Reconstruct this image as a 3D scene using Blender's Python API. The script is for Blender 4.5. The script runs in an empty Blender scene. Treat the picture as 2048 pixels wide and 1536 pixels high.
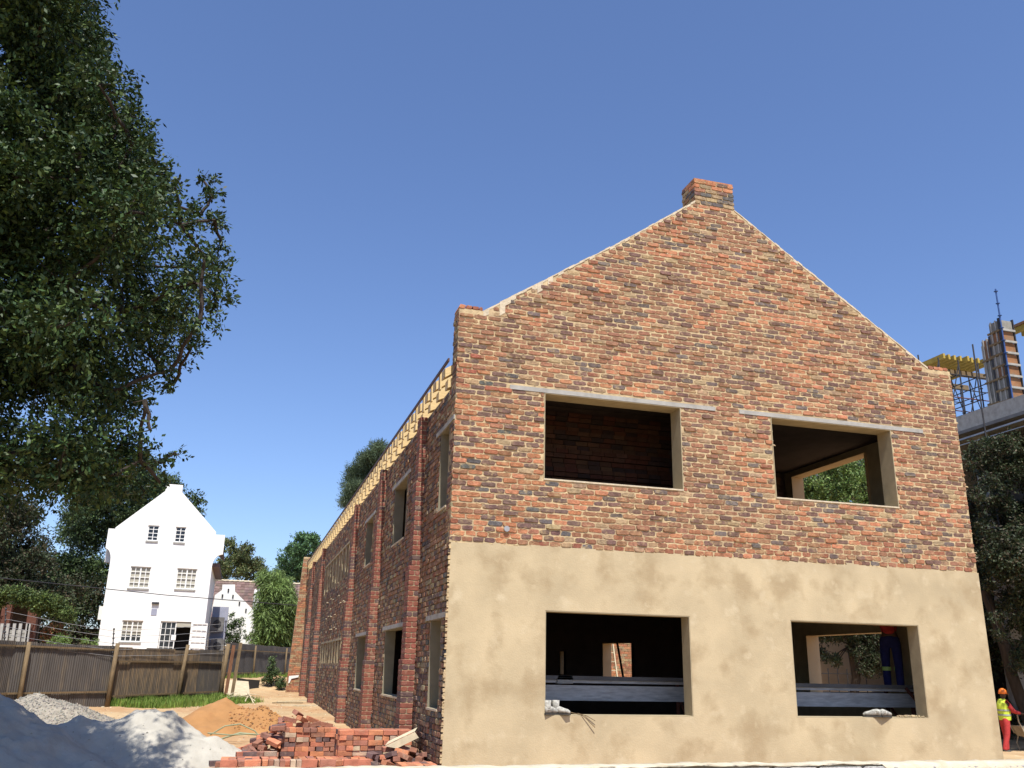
import bpy, bmesh, math, random
import numpy as np
from mathutils import Vector, Matrix, noise
from math import sin, cos, pi, radians, sqrt
random.seed(7); RNG = np.random.default_rng(11)
S = bpy.context.scene
COL = S.collection
# ------------------------------------------------------------------ camera
FL, YAW, PITCH, ROLL = 1782.72, 0.27998, 0.310102, 0.02121
CAMP = np.array([-2.86445, -13.14586, 1.78471])
_f = np.array([sin(YAW)*cos(PITCH), cos(YAW)*cos(PITCH), sin(PITCH)])
_r = np.array([cos(YAW), -sin(YAW), 0.0]); _u = np.cross(_r, _f)
_r, _u = _r*cos(ROLL)+_u*sin(ROLL), -_r*sin(ROLL)+_u*cos(ROLL)
cd = bpy.data.cameras.new("camera"); cam = bpy.data.objects.new("camera", cd); COL.objects.link(cam)
cd.sensor_width = 36.0; cd.sensor_fit = 'HORIZONTAL'; cd.lens = FL/2048*36.0
cd.clip_start = 0.1; cd.clip_end = 3000
cam.matrix_world = Matrix(((_r[0], _u[0], -_f[0], CAMP[0]), (_r[1], _u[1], -_f[1], CAMP[1]),
                           (_r[2], _u[2], -_f[2], CAMP[2]), (0, 0, 0, 1)))
S.camera = cam
S.render.resolution_x = 1024; S.render.resolution_y = 768
# ------------------------------------------------------------------ light
SUN_EL, SUN_AZ = radians(61.5), radians(4.2)      # azimuth: measured from -y towards -x
sdir = Vector((-sin(SUN_AZ)*cos(SUN_EL), -cos(SUN_AZ)*cos(SUN_EL), sin(SUN_EL)))
w = bpy.data.worlds.new("World"); S.world = w; w.use_nodes = True
nt = w.node_tree; nt.nodes.clear()
wo = nt.nodes.new('ShaderNodeOutputWorld'); bg = nt.nodes.new('ShaderNodeBackground')
sky = nt.nodes.new('ShaderNodeTexSky'); sky.sky_type = 'NISHITA'; sky.sun_disc = False
sky.sun_elevation = SUN_EL; sky.sun_rotation = math.atan2(sdir.x, sdir.y)
sky.altitude = 300; sky.air_density = 1.0; sky.dust_density = 1.0; sky.ozone_density = 1.6
bg.inputs['Strength'].default_value = 0.102
tint = nt.nodes.new('ShaderNodeMix'); tint.data_type = 'RGBA'; tint.blend_type = 'MULTIPLY'; tint.inputs[0].default_value = 1.0
tint.inputs[7].default_value = (.86, .955, 1.18, 1)
nt.links.new(sky.outputs[0], tint.inputs[6]); nt.links.new(tint.outputs[2], bg.inputs[0]); nt.links.new(bg.outputs[0], wo.inputs[0])
sd = bpy.data.lights.new("sun", 'SUN'); sd.energy = 4.6; sd.angle = radians(0.53); sd.color = (1.0, 0.955, 0.88)
sun = bpy.data.objects.new("sun", sd); COL.objects.link(sun)
sun.rotation_euler = sdir.to_track_quat('Z', 'Y').to_euler(); sun.location = (-3, -30, 60)
S.view_settings.view_transform = 'Standard'; S.view_settings.look = 'None'
S.view_settings.gamma = 1; S.view_settings.exposure = 0.62; S.view_settings.use_curve_mapping = False

# ------------------------------------------------------------------ helpers
def ray(a, b): return _f + _r*(a-1024)/FL - _u*(b-768)/FL
def atY(a, b, Y): d = ray(a, b); return Vector(CAMP + d*(Y-CAMP[1])/d[1])
def atX(a, b, X): d = ray(a, b); return Vector(CAMP + d*(X-CAMP[0])/d[0])
def sstep(a, b, x):
    t = min(1, max(0, (x-a)/(b-a))); return t*t*(3-2*t)
def gz(x, y):
    z = 0.2 + 0.0125*max(0, min(y, 34))
    z -= 0.5*sstep(10.5, 15, x)*sstep(-8, 0, y)*(1-sstep(30, 60, y))
    z += 0.45*sstep(31, 37, y)*(1-sstep(6, 12, x))*sstep(-9, -4, x)
    # dug bank beyond the end of the long wall
    z += 0.35*math.exp(-((x+1.0)/1.1)**2-((y-34.5)/1.3)**2)
    z -= 0.45*math.exp(-((x+3.0)/0.55)**2-((y-32.2)/0.8)**2)
    return z
def atG(a, b):
    lo, hi = 0.5, 90.0; d = ray(a, b)
    for _ in range(40):
        m = (lo+hi)/2; p = CAMP + d*m
        if p[2] > gz(p[0], p[1]): lo = m
        else: hi = m
    return Vector(CAMP + d*lo)
def pxm(p): return FL/np.dot(np.array(p)-CAMP, _f)   # pixels per metre at p

class MB:
    def __init__(s): s.v = []; s.f = []; s.c = []; s.col = (1, 1, 1)
    def add(s, vs, fs, col=None):
        n = len(s.v); s.v += [tuple(v) for v in vs]; s.f += [tuple(i+n for i in f) for f in fs]
        s.c += [col or s.col]*len(vs)
    def box(s, a, b, col=None, M=None):
        x0, y0, z0 = a; x1, y1, z1 = b
        vs = [Vector(p) for p in ((x0,y0,z0),(x1,y0,z0),(x1,y1,z0),(x0,y1,z0),(x0,y0,z1),(x1,y0,z1),(x1,y1,z1),(x0,y1,z1))]
        if M is not None: vs = [M @ v for v in vs]
        s.add(vs, [(0,3,2,1),(4,5,6,7),(0,1,5,4),(1,2,6,5),(2,3,7,6),(3,0,4,7)], col)
    def bar(s, p, q, w, h=None, col=None, up=(0,0,1)):
        p = Vector(p); q = Vector(q); h = h or w; d = (q-p); L = d.length; d.normalize()
        u = Vector(up); 
        if abs(d.dot(u)) > .98: u = Vector((1,0,0))
        r = d.cross(u).normalized(); u = r.cross(d)
        vs = [p+r*sx*w/2+u*sz*h/2 for sx, sz in ((-1,-1),(1,-1),(1,1),(-1,1))]+[q+r*sx*w/2+u*sz*h/2 for sx, sz in ((-1,-1),(1,-1),(1,1),(-1,1))]
        s.add(vs, [(0,1,2,3),(7,6,5,4),(0,4,5,1),(1,5,6,2),(2,6,7,3),(3,7,4,0)], col)
    def tube(s, pts, rad, n=7, col=None, cap=True):
        pts = [Vector(p) for p in pts]; m = len(pts)
        if not hasattr(rad, '__len__'): rad = [rad]*m
        vs = []; prev = None
        for i, p in enumerate(pts):
            d = (pts[min(i+1, m-1)]-pts[max(i-1, 0)]).normalized()
            a = prev if prev is not None else (Vector((0,0,1)) if abs(d.z) < .9 else Vector((1,0,0)))
            r = d.cross(a).normalized(); a2 = r.cross(d).normalized(); prev = a2
            for k in range(n):
                t = 2*pi*k/n; vs.append(p+(r*cos(t)+a2*sin(t))*rad[i])
        fs = [(i*n+k, i*n+(k+1)%n, (i+1)*n+(k+1)%n, (i+1)*n+k) for i in range(m-1) for k in range(n)]
        if cap: fs += [tuple(range(n-1, -1, -1)), tuple((m-1)*n+k for k in range(n))]
        s.add(vs, fs, col)
    def lathe(s, prof, c=(0,0,0), n=16, col=None, M=None):
        vs = []
        for r, z in prof:
            for k in range(n):
                t = 2*pi*k/n; v = Vector((r*cos(t), r*sin(t), z)); vs.append((M @ v if M else v)+Vector(c))
        m = len(prof)
        fs = [(i*n+k, i*n+(k+1)%n, (i+1)*n+(k+1)%n, (i+1)*n+k) for i in range(m-1) for k in range(n)]
        fs += [tuple(range(n-1,-1,-1)), tuple((m-1)*n+k for k in range(n))]
        s.add(vs, fs, col)
    def mesh(s, name, mat, smooth=False):
        me = bpy.data.meshes.new(name); me.from_pydata(s.v, [], s.f)
        a = me.color_attributes.new('Col', 'FLOAT_COLOR', 'POINT')
        c = np.ones((len(s.v), 4), dtype=np.float32); c[:, :3] = np.array([tuple(x)[:3] for x in s.c], dtype=np.float32).reshape(-1, 3)
        a.data.foreach_set('color', c.ravel())
        if mat: me.materials.append(mat)
        if smooth: me.polygons.foreach_set('use_smooth', [True]*len(me.polygons))
        me.update(); return me
    def build(s, name, mat, parent=None, smooth=False, **kw):
        return put(name, s.mesh(name, mat, smooth), parent, **kw)
def put(name, me, parent=None, loc=None, rot=None, label=None, cat=None, group=None, kind=None):
    o = bpy.data.objects.new(name, me); COL.objects.link(o)
    if parent is not None: o.parent = parent
    if loc is not None: o.location = loc
    if rot is not None: o.rotation_euler = rot
    tag(o, label, cat, group, kind); return o
def tag(o, label=None, cat=None, group=None, kind=None):
    if label: o['label'] = label
    if cat: o['category'] = cat
    if group: o['group'] = group
    if kind: o['kind'] = kind
def thing(name, label, cat, loc=(0,0,0), rz=0, group=None):
    return put(name, None, None, loc, (0,0,rz), label, cat, group)

# ------------------------------------------------------------------ materials
def mk(name, base, rough=.9, var=.25, scale=4, bump=.15, bscale=40, attr=False, spec=.3, second=None, sscale=1.0, sthr=(.5,.62),
       sfac=1.0, metal=0, trans=0, coord='pos', third=None, tscale=8, tthr=(.55,.65), stretch=None):
    m = bpy.data.materials.new(name); m.use_nodes = True; n = m.node_tree.nodes; L = m.node_tree.links
    b = n['Principled BSDF']; b.inputs['Roughness'].default_value = rough
    b.inputs['Specular IOR Level'].default_value = spec; b.inputs['Metallic'].default_value = metal
    if coord == 'pos': co = n.new('ShaderNodeNewGeometry').outputs['Position']
    else: co = n.new('ShaderNodeTexCoord').outputs['Object']
    if stretch:
        mp = n.new('ShaderNodeMapping'); mp.inputs['Scale'].default_value = stretch; L.new(co, mp.inputs[0]); cs = mp.outputs[0]
    else: cs = co
    def nz(sc, det=5, src=None, r=.55):
        t = n.new('ShaderNodeTexNoise'); t.inputs['Scale'].default_value = sc; t.inputs['Detail'].default_value = det
        t.inputs['Roughness'].default_value = r; L.new(src or cs, t.inputs['Vector']); return t.outputs['Fac']
    def rng(src, a, b_, c, d):
        t = n.new('ShaderNodeMapRange'); L.new(src, t.inputs[0])
        for i, x in enumerate((a, b_, c, d)): t.inputs[i+1].default_value = x
        return t.outputs[0]
    if attr: c0 = n.new('ShaderNodeVertexColor'); c0.layer_name = 'Col'; c0 = c0.outputs[0]
    else:
        r_ = n.new('ShaderNodeRGB'); r_.outputs[0].default_value = (*base, 1); c0 = r_.outputs[0]
    def mix(a, b_, fac, mode='MIX'):
        x = n.new('ShaderNodeMix'); x.data_type = 'RGBA'; x.blend_type = mode
        for s_, i in ((fac, 0), (a, 6), (b_, 7)):
            if isinstance(s_, (int, float)): x.inputs[i].default_value = s_
            elif isinstance(s_, tuple): x.inputs[i].default_value = (*s_, 1)
            else: L.new(s_, x.inputs[i])
        return x.outputs[2]
    f = rng(nz(scale), .3, .7, 1-var, 1+var)
    cmb = n.new('ShaderNodeCombineColor'); [L.new(f, cmb.inputs[i]) for i in range(3)]
    c = mix(c0, cmb.outputs[0], 1.0, 'MULTIPLY')
    if second: 
        fac = rng(nz(sscale, 6), sthr[0], sthr[1], 0, sfac); c = mix(c, second, fac)
    if third:
        fac = rng(nz(tscale, 4), tthr[0], tthr[1], 0, 1); c = mix(c, third, fac)
    L.new(c, b.inputs['Base Color'])
    if bump:
        bp = n.new('ShaderNodeBump'); bp.inputs['Strength'].default_value = bump; bp.inputs['Distance'].default_value = .02
        L.new(nz(bscale, 6, co, .65), bp.inputs['Height']); L.new(bp.outputs[0], b.inputs['Normal'])
    if trans:
        tr = n.new('ShaderNodeBsdfTranslucent'); L.new(c, tr.inputs[0]); ms = n.new('ShaderNodeMixShader'); ms.inputs[0].default_value = trans
        L.new(b.outputs[0], ms.inputs[1]); L.new(tr.outputs[0], ms.inputs[2]); L.new(ms.outputs[0], n['Material Output'].inputs[0])
    return m
M_MORTAR = mk('mortar', (.50,.385,.22), .95, .25, 9, .5, 45, second=(.33,.235,.15), sscale=2.2, sthr=(.48,.64), sfac=.7)
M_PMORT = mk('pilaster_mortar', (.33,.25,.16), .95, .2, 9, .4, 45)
M_BRICK = mk('brick_clay', None, .9, .32, 14, .8, 55, attr=True, second=(.44,.325,.17), sscale=9, sthr=(.53,.68), sfac=.65)
M_BRICKC = mk('brick_new', None, .88, .22, 9, .4, 70, attr=True, second=(.40,.28,.19), sscale=10, sthr=(.56,.72), sfac=.5)
M_MORTARD = mk('mortar_dark', (.34,.25,.155), .95, .3, 7, .8, 35, second=(.16,.115,.08), sscale=2.2, sthr=(.48,.62), sfac=.7)  # darker mortar for the long side wall, with browner patches
M_PLASTER = mk('sand_plaster', (.455,.37,.23), .92, .15, 1.1, .22, 45, second=(.32,.24,.135), sscale=1.7, sthr=(.50,.66), sfac=.72,
               third=(.52,.435,.285), tscale=3.1, tthr=(.58,.74))
M_REVEAL_SHADE = mk('shaded_reveal_plaster', (.24,.215,.15), .92, .12, 5, .15, 60)  # shade of the unlit side jambs put into the plaster colour
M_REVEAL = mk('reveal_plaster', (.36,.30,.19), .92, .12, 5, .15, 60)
M_CONC = mk('concrete', (.34,.33,.30), .9, .15, 6, .3, 60, second=(.22,.21,.19), sscale=4, sthr=(.52,.7), sfac=.6)
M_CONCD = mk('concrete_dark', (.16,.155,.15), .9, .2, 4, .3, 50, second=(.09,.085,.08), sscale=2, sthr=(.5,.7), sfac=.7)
M_CAP = mk('mortar_cap', (.54,.46,.33), .95, .15, 12, .5, 50)
M_INT = mk('interior_brick', None, .95, .2, 9, .4, 40, attr=True)
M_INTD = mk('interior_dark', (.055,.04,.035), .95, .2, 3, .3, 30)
M_PINE = mk('pine', (.68,.51,.26), .7, .12, 8, .1, 80, stretch=(1,6,6))
M_FASC = mk('fascia_brown', (.085,.04,.025), .6, .2, 6, .1, 60)
M_SHEET = mk('roof_sheet', (.12,.06,.045), .6, .15, 3, .05, 40)
M_DIRT = mk('dirt', (.42,.30,.165), .97, .16, .9, .7, 14, second=(.36,.205,.10), sscale=.35, sthr=(.46,.6), sfac=.8, third=(.56,.42,.26), tscale=3.2, tthr=(.6,.72))
M_SAND = mk('building_sand', (.33,.17,.065), .97, .14, 2.5, .5, 22, second=(.30,.14,.055), sscale=5, sthr=(.58,.72), sfac=.7)
M_CEM = mk('grey_crusher_sand', (.40,.375,.32), .97, .12, 3, .6, 26, second=(.31,.29,.25), sscale=2.4, sthr=(.55,.68), sfac=.5)
M_GRAVB = mk('gravel_base', (.27,.24,.19), .95, .25, 6, .6, 40)
M_GRAV = mk('gravel', None, .9, .2, 20, .4, 60, attr=True)
M_IRON = mk('corrugated_iron', (.085,.076,.068), .62, .22, 1.6, .12, 30, second=(.15,.12,.085), sscale=2.2, sthr=(.52,.68), sfac=.75, stretch=(3,3,.5))
M_IRONB = mk('corrugated_iron_brown', (.12,.095,.07), .68, .3, 2.0, .12, 30, second=(.22,.155,.09), sscale=3, sthr=(.48,.6), sfac=.8, stretch=(4,4,.6))
M_IROND = mk('corrugated_iron_black', (.066,.062,.06), .6, .2, 1.6, .1, 30, second=(.11,.09,.07), sscale=3, sthr=(.55,.7), sfac=.6)
M_POST = mk('weathered_post', (.17,.12,.065), .9, .3, 5, .4, 30, stretch=(4,4,1))
M_POSTR = mk('red_brown_post', (.18,.085,.045), .9, .3, 5, .4, 30, stretch=(4,4,1))
M_WHITE = mk('white_paint', (.84,.83,.79), .8, .03, .6, .04, 30, second=(.74,.73,.69), sscale=.45, sthr=(.52,.7), sfac=.5)
M_WFR = mk('white_frame', (.78,.77,.73), .6, .05, 4, 0)
M_GLASS = mk('dark_glass', (.02,.022,.025), .08, .1, 2, 0, spec=.6)
M_CURT = mk('curtain', (.40,.38,.31), .9, .12, 2, .1, 12, stretch=(1,1,9))
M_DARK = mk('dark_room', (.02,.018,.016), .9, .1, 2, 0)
M_TILE = mk('clay_roof_tile', (.15,.10,.085), .85, .3, 6, .3, 20)
M_METAL = mk('galvanised', (.35,.35,.35), .5, .15, 6, .05, 30, metal=.4)
M_DMETAL = mk('dark_steel', (.045,.043,.045), .6, .25, 5, .1, 40, metal=.3)
M_RMETAL = mk('rusty_steel', (.13,.045,.03), .8, .3, 6, .2, 40)
M_BLUE = mk('blue_steel', (.03,.075,.22), .5, .15, 5, .05, 40)
M_YTIMB = mk('yellow_timber', (.42,.29,.055), .75, .2, 4, .2, 40, stretch=(4,1,4))
M_PLY = mk('formwork_ply', (.27,.13,.06), .8, .3, 3, .2, 30, second=(.20,.15,.10), sscale=2, sthr=(.5,.6), sfac=.7)
M_GPLY = mk('grey_ply', (.23,.22,.19), .85, .3, 4, .2, 30)
M_PLANK = mk('grey_plank', (.48,.46,.43), .9, .2, 5, .3, 40, stretch=(1,6,6), second=(.3,.28,.26), sscale=3, sthr=(.5,.65), sfac=.6)
M_LEAF = mk('leaf_dark', None, .5, .2, 3, 0, attr=True, spec=.22, trans=.10)
M_LEAF2 = mk('leaf_far', None, .6, .25, .6, 0, attr=True, spec=.3, trans=.2)
M_BARK = mk('bark', (.042,.032,.024), .95, .35, 10, .8, 25, stretch=(1,1,.3))
M_GRASS = mk('grass_blade', None, .7, .2, 2, 0, attr=True, trans=.25)
M_RED = mk('red_cloth', (.42,.04,.038), .85, .2, 12, .5, 25)
M_NAVY = mk('navy_cloth', (.018,.022,.11), .85, .2, 12, .5, 25)
M_HIVIS = mk('hi_vis_cloth', (.60,.74,.07), .8, .12, 12, .4, 25)
M_TAPE = mk('reflective_tape', (.30,.33,.30), .5, .1, 12, 0)
M_TAPEG = mk('green_reflective_tape', (.34,.52,.16), .5, .1, 12, 0)
M_ORANGE = mk('orange_helmet', (.80,.20,.03), .35, .05, 4, 0)
M_SKIN = mk('skin_dark', (.075,.04,.026), .55, .1, 10, .1, 40)
M_BOOT = mk('boot', (.07,.065,.055), .8, .2, 12, .3, 40)
M_SHOE = mk('dusty_shoe', (.34,.33,.29), .9, .45, 22, .4, 60)
M_BEIGE = mk('dusty_metal', (.36,.31,.22), .85, .25, 8, .2, 40)
M_RUB = mk('rubber', (.05,.047,.042), .9, .2, 9, .2, 40)
M_HOSE = mk('grey_green_hose', (.25,.27,.17), .8, .2, 6, .1, 30)
M_TAN = mk('tan_wall', (.50,.37,.22), .92, .1, 1.5, .1, 30)
M_PALEW = mk('pale_timber', (.50,.43,.30), .85, .15, 7, .2, 40)
M_CREAM = mk('cream_mortar', (.52,.46,.34), .95, .12, 6, .5, 40, second=(.42,.35,.24), sscale=5, sthr=(.5,.62), sfac=.7)
M_BLOCK = mk('grey_block', (.36,.355,.33), .95, .2, 25, .9, 55)
M_GREYC = mk('grey_panel', (.30,.31,.38), .8, .1, 3, 0)

# brick colours (linear albedo)
C_OR = (.42,.178,.092); C_RD = (.28,.105,.060); C_BR = (.285,.140,.080); C_PU = (.150,.090,.074); C_GB = (.115,.105,.100); C_TN = (.35,.25,.145)
def jit(c, a=.16):
    k = 1+random.uniform(-a, a); return tuple(max(.01, x*k*(1+random.uniform(-.06, .06))) for x in c)

# ------------------------------------------------------------------ ground (structure)
def grid(name, x0, x1, y0, y1, nx, ny, fz, mat, parent=None, colf=None, **kw):
    m = MB()
    vs = []; cs = []
    for j in range(ny+1):
        for i in range(nx+1):
            x = x0+(x1-x0)*i/nx; y = y0+(y1-y0)*j/ny; z = fz(x, y); vs.append((x, y, z))
    m.add(vs, [(j*(nx+1)+i, j*(nx+1)+i+1, (j+1)*(nx+1)+i+1, (j+1)*(nx+1)+i) for j in range(ny) for i in range(nx)])
    return m.build(name, mat, parent, smooth=True, **kw)
def nzv(x, y, s, z=0): return noise.fractal(Vector((x*s, y*s, z)), 1.0, 2.0, 4)
xs = list(np.concatenate([[-1500,-500,-150,-60,-35,-25,-18,-14], np.arange(-12, 3, .18), np.arange(3, 28, 1.0), [35,50,90,200,600,1500]]))
ys = list(np.concatenate([[-600,-150,-40,-20,-13,-10], np.arange(-8, 12, .25), np.arange(12, 42, .5), [45,52,65,90,150,400,1500,2500]]))
gm = MB(); vs = [(x, y, gz(x, y)+ (0.035*nzv(x, y, .9)+.02*nzv(x, y, 3.1) if -13 < x < 20 and -9 < y < 42 else 0)) for y in ys for x in xs]
NX = len(xs)
gm.add(vs, [(j*NX+i, j*NX+i+1, (j+1)*NX+i+1, (j+1)*NX+i) for j in range(len(ys)-1) for i in range(NX-1)])
gm.build('ground', M_DIRT, smooth=True, kind='structure')

# ------------------------------------------------------------------ generic walls
def cells(x0, x1, z0, z1, holes, xb=(), zb=()):
    X = sorted({x0, x1, *xb, *[h[0] for h in holes], *[h[1] for h in holes]}); Z = sorted({z0, z1, *zb, *[h[2] for h in holes], *[h[3] for h in holes]})
    X = [x for x in X if x0 <= x <= x1]; Z = [z for z in Z if z0 <= z <= z1]
    out = []
    for a, b in zip(X, X[1:]):
        for c, d in zip(Z, Z[1:]):
            mx, mz = (a+b)/2, (c+d)/2
            if any(h[0] < mx < h[1] and h[2] < mz < h[3] for h in holes): continue
            out.append([(a, c), (b, c), (b, d), (a, d)])
    return out
def slab2d(m, polys, t0, t1, fn, col=None):
    """extrude 2-D cells between t0 and t1; fn(a,b,t)->3-D point"""
    ed = {}
    k = lambda p: (round(p[0], 4), round(p[1], 4))
    for P in polys:
        n = len(P)
        for i in range(n): ed.setdefault(frozenset((k(P[i]), k(P[(i+1) % n]))), []).append((P[i], P[(i+1) % n]))
        m.add([fn(a, b, t0) for a, b in P], [tuple(range(n))], col)
        m.add([fn(a, b, t1) for a, b in P], [tuple(range(n-1, -1, -1))], col)
    for e in ed.values():
        if len(e) == 1:
            p, q = e[0]; m.add([fn(*p, t0), fn(*p, t1), fn(*q, t1), fn(*q, t0)], [(0, 1, 2, 3)], col)
fY = lambda a, b, t: (a, t, b)      # wall facing -y
fX = lambda a, b, t: (t, a, b)      # wall facing -x

# ------------------------------------------------------------------ main building
W = 9.6
U1 = (1.466,3.894,4.655,6.078); U2 = (5.622,8.095,4.655,6.078); G1 = (1.508,3.909,1.154,2.647); G2 = (5.718,8.207,1.154,2.647)
bld = thing('gable_building', 'large unfinished two storey brick building with a sand plastered lower gable and open window holes', 'building')
ZP = 3.58
# outline of the gable above the plaster
GOUT = [(0,ZP),(0,7.37),(.40,7.37),(2.84,9.0),(4.36,10.10),(5.16,10.06),(6.9,8.88),(9.1,7.38),(W,7.38),(W,ZP)]
def gtop(x):
    if x < .4 or x > 9.1: return 7.37
    for (a, c), (b, d) in zip(GOUT[2:7], GOUT[3:8]):
        if a <= x <= b: return c+(d-c)*(x-a)/(b-a)
    return 7.37
cl = cells(0, W, ZP, 6.6, [U1, U2], xb=(.40,2.84,4.36,5.16,6.9,9.1))
xb = sorted({0,.40,2.84,4.36,5.16,6.9,9.1,W,U1[0],U1[1],U2[0],U2[1]})
for a, b in zip(xb, xb[1:]):
    ta, tb = gtop(a+1e-6), gtop(b-1e-6); cl.append([(a,6.6),(b,6.6),(b,tb),(a,ta)])
m = MB(); slab2d(m, cl, 0.001, .34, fY); m.build('gable_wall', M_MORTAR, bld)
m = MB(); slab2d(m, cells(0.012, W+.012, -.4, ZP, [G1, G2]), -.014, .25, fY); m.build('plaster_wall', M_PLASTER, bld)
# ragged top lip of the plaster
m = MB()
x = 0.02
while x < W:
    d = random.uniform(.05,.16); m.box((x,-.013,ZP-.004),(x+d,.004,ZP+random.uniform(.0,.03)+.03*max(0, nzv(x, 0, .9, 4.))), None); x += d
m.build('plaster_lip', M_PLASTER, bld)
# brick mesh: irregular fronted block, face towards -y
def brick_mesh(m, x0, x1, z0, z1, yf, yb, col, r=.009, fn=None, ch=.006):
    j = lambda a=r: random.uniform(-a, a)
    k = .022
    ring = [(x0+k,z0),(x1-k,z0),(x1,z0+k*.6),(x1,z1-k*.6),(x1-k,z1),(x0+k,z1),(x0,z1-k*.6),(x0,z0+k*.6)]
    ring = [(a+j(), b+j(r*.6)) for a, b in ring]
    cx, cz = (x0+x1)/2, (z0+z1)/2
    front = [(a+(cx-a)*.07, b+(cz-b)*.12) for a, b in ring]
    P = [(a, b, yf+random.uniform(-.002,.002)) for a, b in front]+[(a, b, yf+ch) for a, b in ring]+[(a, b, yb) for a, b in ring]
    n = 8; fs = [tuple(range(8))]
    for l in (0, 1): fs += [(l*n+(i+1) % n, l*n+i, (l+1)*n+i, (l+1)*n+(i+1) % n) for i in range(n)]
    fn = fn or (lambda a, b, t: (a, t, b))
    m.add([fn(*p) for p in P], fs, col)
def facade_colour(x, z):
    v = nzv(x, z, .5, 3.3); h = .5+2.1*v
    if z > 6.4: h += .10
    if z < 3.95 : h += .25
    q = random.random()
    if q < .05+.36*h: return jit(C_OR, .22)
    if q < .16+.36*h: return jit(C_RD if z < 4.0 or random.random() < .25 else C_BR)
    if q < .62: return jit(C_BR, .22)
    if q < .87: return jit(C_PU, .22)
    if q < .93: return jit(C_GB, .3)
    return jit(C_TN)
spec = []
CH = .086
def inhole(x0, x1, z0, z1, holes): return any(x1 > h[0]+.01 and x0 < h[1]-.01 and z1 > h[2]+.01 and z0 < h[3]-.01 for h in holes)
LINT = [(.88,4.55,6.078,6.150),(5.01,8.80,6.078,6.150)]
row = 0; z = ZP+.02
while z < 10.1:
    z0, z1 = (z+.010+.003*sin(row*2.3), z+CH-.011) if row > 4 else (z+.007, z+CH-.009)
    if z > 7.28 and z < 7.37: z1 = min(z1, 7.365)
    x = 0.0 - (0.0 if row % 2 == 0 else .116)
    if row > 4: x -= .02*sin(row*1.9)
    header = (row < 3)
    wav = .012*sin(row*.7)
    while x < W:
        L = .222
        if x < -.01 and row % 2: L = .222
        if header: L = .165
        jx = random.uniform(-.007,.007); a, b = max(x+.001+jx, -.004), min(x+L+.001+jx, W+.004); x += L+.011
        # cut bricks against openings
        segs = [(a, b)]
        for h in [U1, U2]+LINT:
            if z1 > h[2]+.012 and z0 < h[3]-.012:
                ns = []
                for s0, s1 in segs:
                    if s1 <= h[0] or s0 >= h[1]: ns.append((s0, s1))
                    else:
                        if s0 < h[0]: ns.append((s0, h[0]-.004))
                        if s1 > h[1]: ns.append((h[1]+.004, s1))
                segs = ns
        for s0, s1 in segs:
            zz = z1+.022
            if zz > min(gtop(s0), gtop(s1)) and not (4.30 < s0 and s1 < 5.2) and z > 7.37:
                while s1-s0 > .04 and gtop(s0) < zz and s0 < 4.4: s0 += .01
                while s1-s0 > .04 and gtop(s1) < zz and s1 > 5.1: s1 -= .01
            if s1-s0 < .05: continue
            top = min(gtop(s0), gtop(s1))
            if 4.30 < s0 and s1 < 5.2: top = 10.08
            if z1 > top-.015: continue
            dz = .007*nzv(s0*1.0, z, 1.2, 9.)+random.uniform(-.003,.003)
            hh = 1.0 if not (row < 2) else 1.0
            fc_ = facade_colour(s0, z); fc_ = tuple(a*.80+b*.20 for a, b in zip(fc_, (.27,.145,.088)))
            spec.append((s0, s1, z0+dz, z1+dz, (random.uniform(-.024,-.012) if random.random() < .16 else random.uniform(-.011,-.002)), fc_))
    z += CH; row += 1
spec.sort(key=lambda s: (s[0]-CAMP[0])**2+CAMP[1]**2+(s[2]-CAMP[2])**2 if not (s[2] < 3.6) else 0)
# near bricks as parts, sharing meshes of a few lengths
pool = {}
def pooled(L, key, hgt=.072):
    k = (round(L/.02), key)
    pool.setdefault(k, [])
    if len(pool[k]) < 7:
        m = MB(); brick_mesh(m, 0, L, 0, hgt, 0, .03, jit({'o':C_OR,'r':C_RD,'b':C_BR,'p':C_PU,'g':C_GB,'t':C_TN}[key]))
        pool[k].append(m.mesh('brick', M_BRICK)); return pool[k][-1]
    return random.choice(pool[k])
def ckey(c):
    return min((('o',C_OR),('r',C_RD),('b',C_BR),('p',C_PU),('g',C_GB),('t',C_TN)), key=lambda t: sum((a-b)**2 for a, b in zip(t[1], c)))[0]
for s in spec[:300]:
    L = round((s[1]-s[0])/.02)*.02
    o = put('brick', pooled(L, ckey(s[5])), bld, loc=(s[0], s[4], s[2]))
    o.scale = ((s[1]-s[0])/L, 1, (s[3]-s[2])/.072)
m = MB()
for s in spec[300:]: brick_mesh(m, s[0], s[1], s[2], s[3], s[4], .03, s[5])
m.build('brickwork', M_BRICK, bld, kind='stuff')
# mortar snots that bulge between the bricks
m = MB()
for i in range(4200):
    x = random.uniform(.02, W-.02); r_ = random.randint(0, 74); z = ZP+.02+CH*r_
    if z > gtop(x)-.05 or inhole(x-.05, x+.05, z-.03, z+.03, [U1, U2]+LINT): continue
    L = random.uniform(.03,.12); h = random.uniform(.008,.018); d = random.uniform(-.010,-.004)
    zz = z+random.uniform(-.006,.006)
    m.add([(x,.004,zz-h),(x+L,.004,zz-h*.6),(x+L*.8,.004,zz+h),(x+L*.1,.004,zz+h*.8),(x+L*.45,d,zz)], [(0,1,4),(1,2,4),(2,3,4),(3,0,4)])
m.build('mortar_joint', M_MORTAR, bld, kind='stuff')
# red brick caps on the two shoulders
m = MB()
for xa_, xb2 in ((-.004,.40),(9.12,W+.004)):
    x = xa_
    while x < xb2-.04:
        L = min(.108, xb2-x); brick_mesh(m, x+.003, x+L-.004, 7.368, 7.435, -.006+random.uniform(-.004,.004), .33, jit(random.choice([C_RD, C_OR, C_RD]))); x += L+.003
m.build('shoulder_brickwork', M_BRICKC, bld, kind='stuff')
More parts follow.
